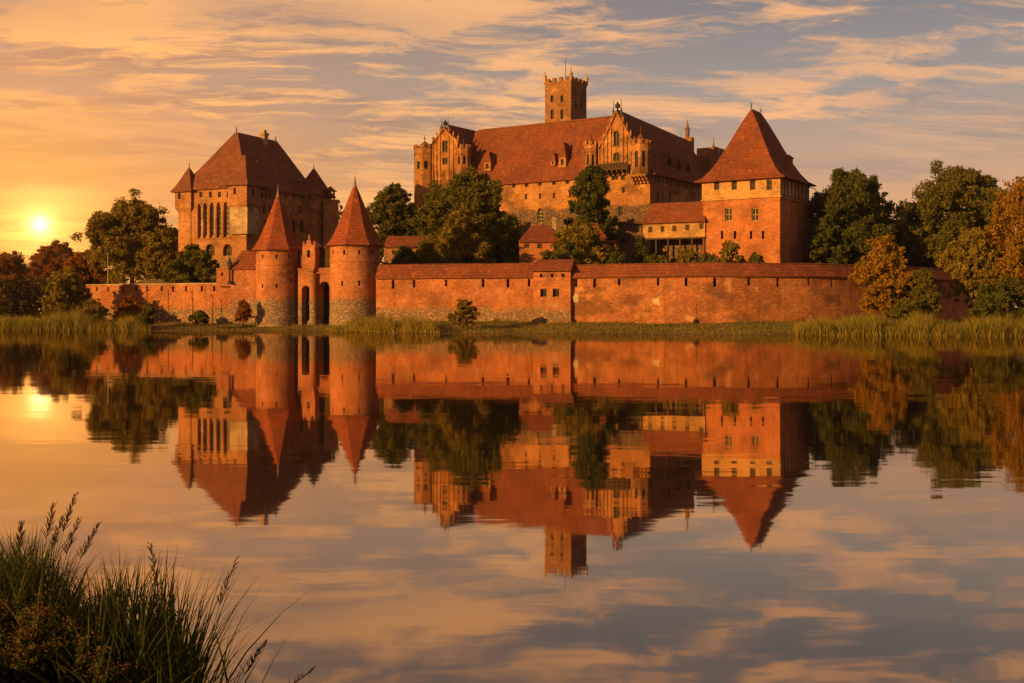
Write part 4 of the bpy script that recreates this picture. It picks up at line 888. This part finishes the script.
def tree(name, label, px, d, top_y, base_z, wpx, mat, seed, shape='round', dens=1.0, leaf=.26, group=None, cat='tree', bare=0.0, trunk=True):
    rng = np.random.default_rng(seed); rnd = random.Random(seed)
    X = (px-512)/F*d; H_ = CZ+(HY-top_y)/F*d-base_z; W = wpx/F*d/2
    r = thing(name, label, cat, (X, d, base_z), group=group, world=False)
    c0 = .30 if shape != 'bush' else .05
    if shape in ('cone', 'skirt'): c0 = .12
    # limbs carry lobes, lobes carry clumps, clumps carry leaves
    lobes = []; K_ = {'round': 34, 'cone': 54, 'willow': 28, 'bush': 15, 'skirt': 32}[shape]
    ph = rnd.uniform(0, 6.28)
    def env(t):
        if shape == 'cone': return W*(1.05*(1-t)**.75*min(1, .72+t*2))+W*.06
        if shape == 'skirt': return W*(1-t**2.2)**.5*(.75+.25*min(1, t*4))
        if shape == 'bush': return W*math.sqrt(max(.02, 1-(t*.96)**2.4))
        if shape == 'willow': return W*(math.sin(math.pi*min(1, (t*.85+.14)))**.45)
        return W*(math.sin(math.pi*(t*.80+.14))**.62)
    for i in range(K_):
        t = (i+.5)/K_; t = t**.85; a = i*2.4+rnd.uniform(-.5, .5); e = env(t)*(1+.14*math.sin(2*a+ph)+.10*math.sin(5*t+ph))
        lr = W*rnd.uniform(.24, .44)
        if shape == 'cone': lr = W*rnd.uniform(.22, .36)*(1.15-.65*t)
        rr = max(0, e-lr*.8)*(1.0 if i % 3 else rnd.uniform(.15, .65))
        zz = H_*c0+(H_*(1-c0)-lr*.75)*t+rnd.uniform(-.03, .03)*H_; lobes.append((rr*math.cos(a), rr*math.sin(a), min(zz, H_-lr*.7), lr))
    P_ = []
    for (x, y, z, lr) in lobes:
        ns_ = int(16*dens)+4; u = rng.normal(size=(ns_, 3)); u[:, 2] = u[:, 2]*.8+.25; u /= np.linalg.norm(u, axis=1)[:, None]
        ext = lr*np.where(rng.uniform(size=ns_) < .14, rng.uniform(1.1, 1.4, ns_), rng.uniform(.45, 1.0, ns_))[:, None]
        cc = np.array([x, y, z])+u*ext*np.array([1, 1, .9])
        m_ = int(np.clip(95*(lr/2.0)**1.3*dens, 26, 170))
        sr = np.clip(lr*.26, .2, .9)*rng.uniform(.6, 1.25, ns_)
        v = rng.normal(size=(ns_, m_, 3)); v /= np.linalg.norm(v, axis=2)[:, :, None]; rad = np.abs(rng.normal(.9, .35, (ns_, m_)))[:, :, None]
        q = cc[:, None, :]+v*rad*sr[:, None, None]*np.array([1.05, 1.05, .85])
        if shape == 'willow': q[:, :, 2] -= rng.exponential(.9, (ns_, m_))
        P_.append(q.reshape(-1, 3))
    P_ = np.concatenate(P_); P_ = P_[P_[:, 2] > .1]
    quads_mesh('crown', P_, leaf, rng, mat, r)
    if trunk:
        mb = MB(); tr = max(.12, H_*.022); lean = rnd.uniform(-.05, .05)*H_
        hh = H_*(.62 if shape != 'bush' else .45); mb.tube([(0, 0, -.4), (lean*.2, 0, hh*.3), (lean*.6, rnd.uniform(-.3, .3), hh*.65), (lean, 0, hh)], [tr*1.25, tr, tr*.7, tr*.25], 8)
        for (x, y, z, lr) in lobes[::2]:
            zs = min(z*.6, hh*.9); mb.tube([(lean*zs/hh*.8, 0, zs), (x*.45+lean*.3, y*.45, (zs+z)/2+.2), (x*.95, y*.95, z)], [tr*.42, tr*.28, tr*.08], 5)
        mb.build('trunk', M_bark, r)
    return r
g = 'trees along the far bank and in the castle grounds'
TREES = [
 # name, label, px, d, top, base, width, mat, shape, leaf
 ('tree', 'rust-coloured tree at the far left edge of the photo below the sun', 2, 340, 252, 1.5, 70, L_rust, 'round'),
 ('tree', 'rust-coloured tree just right of and below the low sun', 58, 370, 243, 1.5, 56, L_rust, 'round'),
 ('tree', 'dark rust tree between the big open tree and the trees under the sun', 88, 250, 249, 1.5, 50, L_rust, 'round'),
 ('tree', 'big loose-crowned tree standing left of the palace', 131, 238, 198, 4, 92, L_olive, 'round'),
 ('tree', 'bushy tree between the big loose-crowned tree and the palace', 163, 232, 232, 6, 46, L_olive, 'round'),
 ('tree', 'round dark tree in front of the palace windows above the low wall', 194, 198, 246, 6, 62, L_green, 'bush'),
 ('tree', 'dark round tree in the gap between right gate tower and castle', 391, 224, 186, 9, 54, L_green, 'round'),
 ('tree', 'small dark tree at the left foot of the castle turret', 413, 222, 206, 9, 30, L_dark, 'round'),
 ('tree', 'largest dark green tree in front of the left castle gable', 468, 206, 176, 8, 118, L_green, 'skirt'),
 ('tree', 'yellowish tree standing before the largest dark castle tree', 464, 196, 212, 8, 64, L_olive, 'skirt'),
 ('tree', 'green tree on the right flank of the largest castle tree', 506, 202, 213, 8, 46, L_green, 'skirt'),
 ('tree', 'tall dark oval tree before the castle wall near the balcony', 592, 212, 166, 8, 60, L_dark, 'skirt'),
 ('tree', 'lower round yellow-green tree under the tall dark oval tree', 582, 196, 223, 8, 66, L_olive, 'skirt'),
 ('tree', 'large dark green tree directly right of the square tower', 850, 214, 171, 4, 92, L_dark, 'round'),
 ('tree', 'dark tree low behind the wall against the square tower', 826, 208, 216, 6, 40, L_dark, 'round'),
 ('tree', 'dim tree in the low gap between the two large right-hand trees', 907, 226, 216, 4, 58, L_green, 'round'),
 ('tree', 'largest spreading tree on the right with pale upper branches', 957, 218, 168, 3, 116, L_green, 'round'),
 ('tree', 'bright golden-orange autumn tree in front of the right wall', 885, 150, 239, 1.3, 62, L_gold, 'skirt'),
 ('tree', 'young dark tree with golden left side in front of the right wall', 971, 152, 228, 1.3, 50, L_olive, 'round'),
 ('tree', 'golden drooping tree at the right edge of the photo', 1022, 150, 180, 1.3, 66, L_gold, 'willow'),
]
for i, (nm, lb, px, d, ty, bz_, wp, mt, shp) in enumerate(TREES):
    tree(nm, lb, px, d, ty, bz_, wp, mt, 100+i*7, shp, 1.0 if wp > 55 else .85, .24 if d > 195 else .19, g)
BUSH = [
 ('small golden-green tree by the reeds at the left bank', 67, 186, 270, 1.4, 46, L_olive, 'skirt'),
 ('bushy green shrub among the reeds beside the small golden-green tree', 92, 182, 300, 1.0, 36, L_olive, 'bush'),
 ('dark green shrub between the left reeds and the low wall', 148, 178, 304, .9, 20, L_green, 'bush'),
 ('small round shrub on the bank below the low wall', 200, 176, 311, 1.0, 18, L_green, 'bush'),
 ('thin pale bush at the foot of the left gate tower', 243, 179, 300, 1.2, 18, L_rust, 'bush'),
 ('single yellow-green shrub on the bank before the curtain wall', 463, 158, 299.5, .9, 30, L_olive, 'bush'),
 ('dark bush above the curtain wall right of the right gate tower', 403, 190, 246, 7.5, 44, L_dark, 'bush'),
 ('dark bush above the wall between low wing and yellowish tree', 425, 192, 240, 7.5, 32, L_green, 'bush'),
 ('green bush before the small hipped-roof house', 551, 188, 250, 7.8, 34, L_green, 'bush'),
 ('small bush under the chimney side of the hipped-roof house', 569, 190, 240, 7.8, 22, L_dark, 'bush'),
 ('low dark bush just left of the porch', 617, 186, 252, 8, 34, L_dark, 'bush'),
 ('upright dark bush in front of the porch', 640, 200, 237, 8.5, 22, L_dark, 'bush'),
 ('low green hedge bush at the left end of the gallery posts', 655, 186, 255, 8, 36, L_green, 'bush'),
 ('pale green bush in front of the gallery posts', 686, 188, 248, 8, 32, L_olive, 'bush'),
 ('loose yellow-green bush at the foot of the square tower', 728, 188, 241, 8, 40, L_olive, 'bush'),
 ('small dark bush at the right foot of the square tower front', 755, 186, 254, 8, 24, L_green, 'bush'),
 ('low bush between the gallery bush and the tower bush', 707, 187, 253, 8, 26, L_green, 'bush'),
 ('dark green bush right of the orange autumn tree', 924, 147, 268, 1.2, 34, L_green, 'skirt'),
 ('dark undergrowth bush beneath the golden drooping tree', 1008, 145, 275, 1.2, 50, L_dark, 'bush'),
 ('dark low shrub right of the young dark tree', 985, 148, 285, 1.2, 34, L_dark, 'bush'),
 ('low shrub at the foot of the orange autumn tree', 905, 145, 298, 1.2, 34, L_green, 'bush'),
 ('small reddish shrub growing against the left end of the low wall', 128, 188, 298, 1.4, 30, L_rust, 'bush'),
]
for i, (lb, px, d, ty, bz_, wp, mt, shp) in enumerate(BUSH):
    tree('shrub', lb, px, d, ty, bz_, wp, mt, 900+i*5, shp, .75 if wp < 34 else .95, .15 if d < 183 else .19, 'shrubs', 'shrub', trunk=wp > 12)
# leafless saplings against the low wall
for i, (px, d, ty, lb) in enumerate(((147, 187.5, 284, 'bare sapling against the low wall, the left one'), (192.5, 184.5, 287, 'bare dark sapling against the middle of the low wall'), (221, 183, 293, 'bare sapling against the low wall, nearest the gate'))):
    rnd = random.Random(i+5); x, y, z = at(px, ty, d); r = thing('sapling', lb, 'sapling', (x, y, 1.4), group='bare saplings', world=False); h = z-1.4; mb = MB(); mb.tube([(0, 0, -.2), (.05, 0, h*.5), (0, 0, h)], [.09, .06, .02], 5); mb.build('trunk', M_bark, r); mb = MB()
    for j in range(16):
        t = rnd.uniform(.3, .95); a = rnd.uniform(0, 6.28); l = h*.35*(1.15-t); mb.tube([(0, 0, h*t), (math.cos(a)*l*.5, math.sin(a)*l*.5, h*t+l*.3), (math.cos(a)*l, math.sin(a)*l, h*t+l*.9)], [.035, .025, .01], 4)
    mb.build('branches', M_bark, r)
# far-off wood closing the horizon on both sides
rng = np.random.default_rng(77)
def far_wood(label, x0, x1, y0, y1, h0, h1, n, seed):
    rg = np.random.default_rng(seed); P_ = []
    for i in range(n):
        x = rg.uniform(x0, x1); y = rg.uniform(y0, y1); h = rg.uniform(h0, h1)*(.8+.35*math.sin(x*.045+seed)); zb_ = float(hz(x, y)); w_ = rg.uniform(3, 5.5)
        m_ = 420; v = rg.normal(size=(m_, 3)); v /= np.linalg.norm(v, axis=1)[:, None]; P_.append(np.array([x, y, zb_+h*.44])+v*np.array([w_, w_, h*.5])*rg.uniform(.75, 1.08, m_)[:, None])
    o = quads_mesh('far_wood', np.concatenate(P_), .62, rg, L_far); o['kind'] = 'stuff'; tag(o, label, 'woodland')
L_far = leafmat('leaves_far', (.10, .065, .022), (.14, .085, .028), (.19, .11, .035), .4)
far_wood('rust-brown wood closing the horizon behind the left reeds', -290, -72, 250, 310, 7, 11, 120, 1)
far_wood('dark wood on the horizon behind the right-hand trees', 62, 290, 250, 310, 12, 18, 110, 2)
far_wood('low wood hidden behind the castle grounds', -80, 70, 285, 320, 14, 20, 60, 3)
# ================================================================ REEDS AND GRASS
def blades(name, base, h, w_, rng, mat, segs=3, bend=.25, lean=.1, parent=None):
    n = len(base); a = rng.uniform(0, 2*math.pi, n); d = np.stack([np.cos(a), np.sin(a), 0*a], 1); pa = rng.uniform(0, 2*math.pi, n); pr = np.stack([np.cos(pa), np.sin(pa), 0*pa], 1)
    h = h[:, None]; b = (bend*rng.uniform(.2, 1.6, n))[:, None]*h; Vs = []
    tt = np.linspace(0, 1, segs+1)
    L_ = [base+d*(b*t*t+lean*h*t)+np.array([0, 0, 1.])*h*(t-.25*(b/h)*t*t) for t in tt]; W_ = [w_*(1-t**1.6)*pr if t < 1 else 0*pr for t in tt]
    for i in range(segs):
        Vs.append(np.stack([L_[i]-W_[i], L_[i]+W_[i], L_[i+1]+W_[i+1], L_[i+1]-W_[i+1]], 1))
    V = np.stack(Vs, 1).reshape(n, -1, 3)      # n, segs*4, 3
    o = np_mesh(name, V.reshape(-1, 3), 4, mat, parent); o.data.validate(); 
    # weld rows so one blade is one island
    import bmesh
    bm = bmesh.new(); bm.from_mesh(o.data); bmesh.ops.remove_doubles(bm, verts=bm.verts, dist=1e-5); bm.to_mesh(o.data); bm.free()
    return o
def scatter_px(rng, n, p0, p1, d0f, d1f):
    p = rng.uniform(p0, p1, n); t = rng.uniform(0, 1, n); d = d0f(p)+(d1f(p)-d0f(p))*t; x = (p-512)/F*d; return x, d
shore = lambda p: np.interp((p-512)/F*155, SHX, SHY)
def reed_bed(label, p0, p1, back, hmin, hmax, n, seed, hprof, front=0.6, clump=True):
    rng = np.random.default_rng(seed); x, y = scatter_px(rng, n, p0, p1, lambda p: np.interp((p-512)/F*155, SHX, SHY)-front, lambda p: np.interp((p-512)/F*155, SHX, SHY)+back)
    px = 512+F*x/y; s_ = .72+.28*np.sin(px*.17+seed)*np.sin(px*.071+2)+.16*np.sin(px*.43+y*.9)+.10*np.sin(px*1.7+y*2); hh = rng.uniform(hmin, hmax, n)*np.interp(px, *hprof)*s_
    keep = rng.uniform(0, 1, n) < np.clip(s_*1.5-.2, .08, 1); x, y, hh = x[keep], y[keep], hh[keep]; z = np.maximum(hz(x, y), -.15)
    o = blades('reeds', np.stack([x, y, z], 1), hh, .045, rng, G_reed, 2, .42, .08); o['kind'] = 'stuff'; tag(o, label, 'reeds', 'reed beds along the far bank')
reed_bed('tall reeds at the water edge on the far left bank', 0, 118, 9, 1.7, 3.3, 8000, 1, ([0, 20, 50, 90, 118], [.9, .8, 1.2, 1.1, .5]))
reed_bed('clump of reeds below the left end of the low wall', 112, 150, 7, 1.3, 2.6, 2500, 2, ([112, 130, 150], [.7, 1.1, .5]))
reed_bed('yellowish reeds in front of the right gate tower', 330, 440, 9, 1.6, 2.9, 8000, 3, ([330, 355, 400, 425, 440], [.3, .9, 1.1, .8, .2]))
reed_bed('broad pale green reed bed below the right wall and orange tree', 796, 905, 7, 1.8, 3.1, 9000, 4, ([796, 815, 850, 900, 905], [.5, .9, 1.1, .9, .8]))
reed_bed('reeds at the right edge of the far bank', 903, 1040, 7, 1.7, 3.0, 9500, 5, ([903, 925, 950, 1000, 1040], [1.0, 1.1, .85, 1.0, 1.0]))
rng = np.random.default_rng(11); n = 70000
x, y = scatter_px(rng, n, -10, 1040, lambda p: np.interp((p-512)/F*155, SHX, SHY)-.1, lambda p: np.interp((p-512)/F*155, SHX, SHY)+26)
wy = np.interp(x, WX, WY); keep = (y < wy-.3) | (x < WX[0]) | (x > WX[-1]); x, y = x[keep], y[keep]; z = hz(x, y); kk = z > .05; x, y, z = x[kk], y[kk], z[kk]
f1 = fbm(x, y*1.6, 1.9)+.5*fbm(x+40, y, .7); kk = rng.uniform(-.9, .35, len(x)) < f1; x, y, z, f1 = x[kk], y[kk], z[kk], f1[kk]
hh = rng.uniform(.12, .5, len(x))*(.6+1.5*np.clip(f1, 0, 1.3)**1.5)
o = blades('bank_grass', np.stack([x, y, z-.03], 1), hh, .06, rng, G_bank, 1, .5, .1); o['kind'] = 'stuff'; tag(o, 'short green and straw grass on the far bank below the walls', 'grass')
# inner terrace greenery
rng = np.random.default_rng(12); n = 16000
x = rng.uniform(-55, 60, n); y = np.interp(x, WX, WY)+rng.uniform(2.2, 30, n); z = hz(x, y)
o = blades('terrace_grass', np.stack([x, y, z-.05], 1), rng.uniform(.3, .9, n), .08, rng, L_green, 1, .5, .1); o['kind'] = 'stuff'; tag(o, 'rough green growth on the castle terrace behind the walls', 'grass')
# ---------------------------------------------------------------- foreground clump
rng = np.random.default_rng(21)
def near_pts(n, p0, p1, d0, d1, power=1.0):
    p = p0+(p1-p0)*rng.uniform(0, 1, n)**power; d = rng.uniform(d0, d1, n); return np.stack([(p-512)/F*d, d, 0*d], 1)
def near_grass(label, n, p0, p1, d0, d1, htop, wd, seed, power=1.0, bend=.3, mat=None):
    """htop: (px list, tip row list): the clump's upper outline, blades shorter below it"""
    B_ = near_pts(n, p0, p1, d0, d1, power); px = 512+F*B_[:, 0]/B_[:, 1]; B_[:, 2] = np.maximum(hz(B_[:, 0], B_[:, 1]), -.05)-.03
    zt = CZ-(np.interp(px, *htop)-HY)/F*B_[:, 1]; h = (zt-B_[:, 2])*rng.uniform(.38, 1.10, n); ok = h > .12
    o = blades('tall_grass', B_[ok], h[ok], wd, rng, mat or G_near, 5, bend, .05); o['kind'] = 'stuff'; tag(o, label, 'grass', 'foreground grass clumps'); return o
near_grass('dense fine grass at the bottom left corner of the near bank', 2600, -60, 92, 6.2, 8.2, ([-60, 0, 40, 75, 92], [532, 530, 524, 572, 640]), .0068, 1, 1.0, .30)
near_grass('clump of upright green blades right of the corner grass', 1050, 72, 196, 6.0, 7.6, ([72, 95, 115, 140, 165, 185, 196], [612, 566, 548, 560, 556, 580, 640]), .0105, 2, 1.0, .20)
near_grass('sparse long arching blades at the right side of the near clump', 42, 165, 238, 6.2, 7.0, ([165, 190, 205, 230, 246], [570, 555, 580, 600, 650]), .0115, 3, 1.0, .42)
G_straw = leafmat('straw_blades', (.16, .10, .035), (.22, .14, .05), (.28, .19, .08), .3, 2)
near_grass('dry straw-coloured blades standing among the green corner grass', 260, -50, 190, 5.9, 8.0, ([-50, 0, 60, 95, 150, 190], [540, 540, 535, 585, 570, 620]), .0075, 4, 1.0, .7, G_straw)
near_grass('short broad green blades at the bottom edge of the clump', 420, 60, 215, 5.8, 6.5, ([60, 95, 150, 215], [615, 600, 610, 660]), .016, 6, 1.0, .45)
# seed-headed stalks
def stalk(label, px, tip, d, lean, seed, n=34):
    rnd = random.Random(seed); x, y, z = at(px, tip, d); bx = x-lean; bz = float(hz(bx, d)); r = thing('grass_stalk', label, 'grass stalk', (bx, d, bz), group='seed-headed grass stalks', world=False)
    L_ = [Vector((lean*t**1.8, .06*t, (z-bz)*(t-.04*t*t)/.96)) for t in np.linspace(0, 1, 9)]
    mb = MB(); mb.tube(L_, [.0035-.0025*i/8 for i in range(9)], 5); mb.build('stem', G_near, r)
    mb = MB()
    for i in range(n):
        t = .74+.26*(i+rnd.uniform(0, 1))/n; t = min(t, .999); k_ = t*8; i0 = min(7, int(k_)); p = L_[i0].lerp(L_[i0+1], k_-i0); s_ = rnd.choice((-1, 1)); l = .055*(1.15-(t-.74)/.26*.7)
        q = p+Vector((s_*rnd.uniform(.15, .75)*l+lean*.06, rnd.uniform(-.3, .3)*l, l*.9)); mid = p.lerp(q, .5)
        mb.rings([[p+Vector((.002, 0, 0)), p+Vector((-.001, .002, 0)), p+Vector((-.001, -.002, 0))], [mid+Vector((.0038, 0, 0)), mid+Vector((-.002, .003, 0)), mid+Vector((-.002, -.003, 0))], [q+Vector((.001, 0, 0)), q+Vector((-.001, .001, 0)), q+Vector((-.001, -.001, 0))]])
    mb.build('seed_head', G_seed, r)
ST = [(72, 496, 7.0, .17, 'tallest seed-headed grass stalk in the bottom left corner'), (50, 506, 7.1, .10, 'seed-headed stalk just left of the tallest one'), (75, 521, 6.8, .16, 'seed-headed stalk leaning right below the tallest one'),
      (95, 526, 6.9, .24, 'seed-headed stalk leaning out over the water, left group'), (58, 520, 7.3, .12, 'short seed-headed stalk in the middle of the left group'), (147, 546, 7.0, -.12, 'lone seed-headed stalk leaning left above the middle clump'),
      (234, 560, 6.8, .24, 'thin seed-headed stalk leaning right beyond the blades'), (264, 645, 6.5, .30, 'low seed-headed stalk hanging over the water'), (312, 672, 6.3, .50, 'lowest seed head at the bottom edge, furthest right'), (18, 524, 7.2, .03, 'straight seed-headed stalk near the left edge')]
for i, (px, ty, d, ln, lb) in enumerate(ST): stalk(lb, px, ty, d, ln, 40+i)
# herbs with small leaves
def herb(label, px, d, topy, wpx, mat, seed, n=900, leaf=.018, name='leafy_herb', flowers=0):
    rg = np.random.default_rng(seed); x = (px-512)/F*d; bz = float(hz(x, d)); h = CZ-(topy-HY)/F*d-bz; r = thing(name, label, 'herb', (x, d, bz), group='leafy herbs on the near bank', world=False); W = wpx/F*d/2
    ns = 12; mb = MB(); tips = []
    for i in range(ns):
        a = rg.uniform(0, 6.28); rr = W*rg.uniform(.2, 1); hh = h*rg.uniform(.6, 1); tips.append((math.cos(a)*rr, math.sin(a)*rr, hh)); mb.tube([(0, 0, -.02), (tips[-1][0]*.4, tips[-1][1]*.4, hh*.55), tips[-1]], [.004, .003, .0015], 4)
    mb.build('stems', G_near, r); T_ = np.array(tips); idx = rg.integers(0, ns, n); t = rg.uniform(.25, 1.02, n)[:, None]; P_ = T_[idx]*np.concatenate([t**1.4, t**1.4, t], 1)+rg.normal(size=(n, 3))*W*.13; P_ = P_[P_[:, 2] > .01]
    quads_mesh('leaves', P_, leaf, rg, mat, r, .55)
    if flowers:
        for tp in tips[:9]: quads_mesh('flower_head', np.array(tp)+rg.normal(size=(max(26, flowers//9), 3))*np.array([.026, .026, .012])+np.array([0, 0, .02]), .007, rg, G_seed, r, .8)
L_herb = leafmat('herb_leaves', (.055, .062, .016), (.085, .085, .020), (.16, .11, .03), .3, 4)
HB = [(12, 6.2, 596, 66, 'leafy herb mound at the left edge with brown flower heads', 400), (46, 6.1, 612, 64, 'leafy herb with brown umbels left of the upright blades', 500), (80, 6.0, 632, 54, 'dark leafy herb at the foot of the upright blades', 200), (22, 5.9, 640, 76, 'lowest leafy herb in the bottom left corner', 400), (108, 5.9, 650, 50, 'small herb with brown flower heads at the bottom edge', 500), (170, 6.9, 586, 22, 'tall herb with lobed leaves rising from the blade clump', 0), (150, 6.1, 668, 50, 'low herb under the arching blades', 100)]
for i, (px, d, ty, wp, lb, fl_) in enumerate(HB): herb(lb, px, d, ty, wp, L_herb, 60+i, 1500 if wp > 30 else 160, .016 if wp > 30 else .02, flowers=fl_)
# ---------------------------------------------------------------- evening haze
m = bpy.data.materials.new('evening_haze'); m.use_nodes = True; n = NT(m.node_tree); n.n.clear()
out = n.node('ShaderNodeOutputMaterial'); pv = n.node('ShaderNodeVolumePrincipled'); pv.inputs['Color'].default_value = (.95, .90, .86, 1)
pv.inputs['Density'].default_value = HAZE; pv.inputs['Anisotropy'].default_value = .7; n.l.new(pv.outputs[0], out.inputs['Volume'])
if HAZE > 0:
    mb = MB(); mb.box(-1520, 1520, -220, 1620, -3.5, 75); hzb = mb.build('haze', m); hzb['kind'] = 'stuff'
for o in list(bpy.data.objects):
    if '_world' in o: del o['_world']
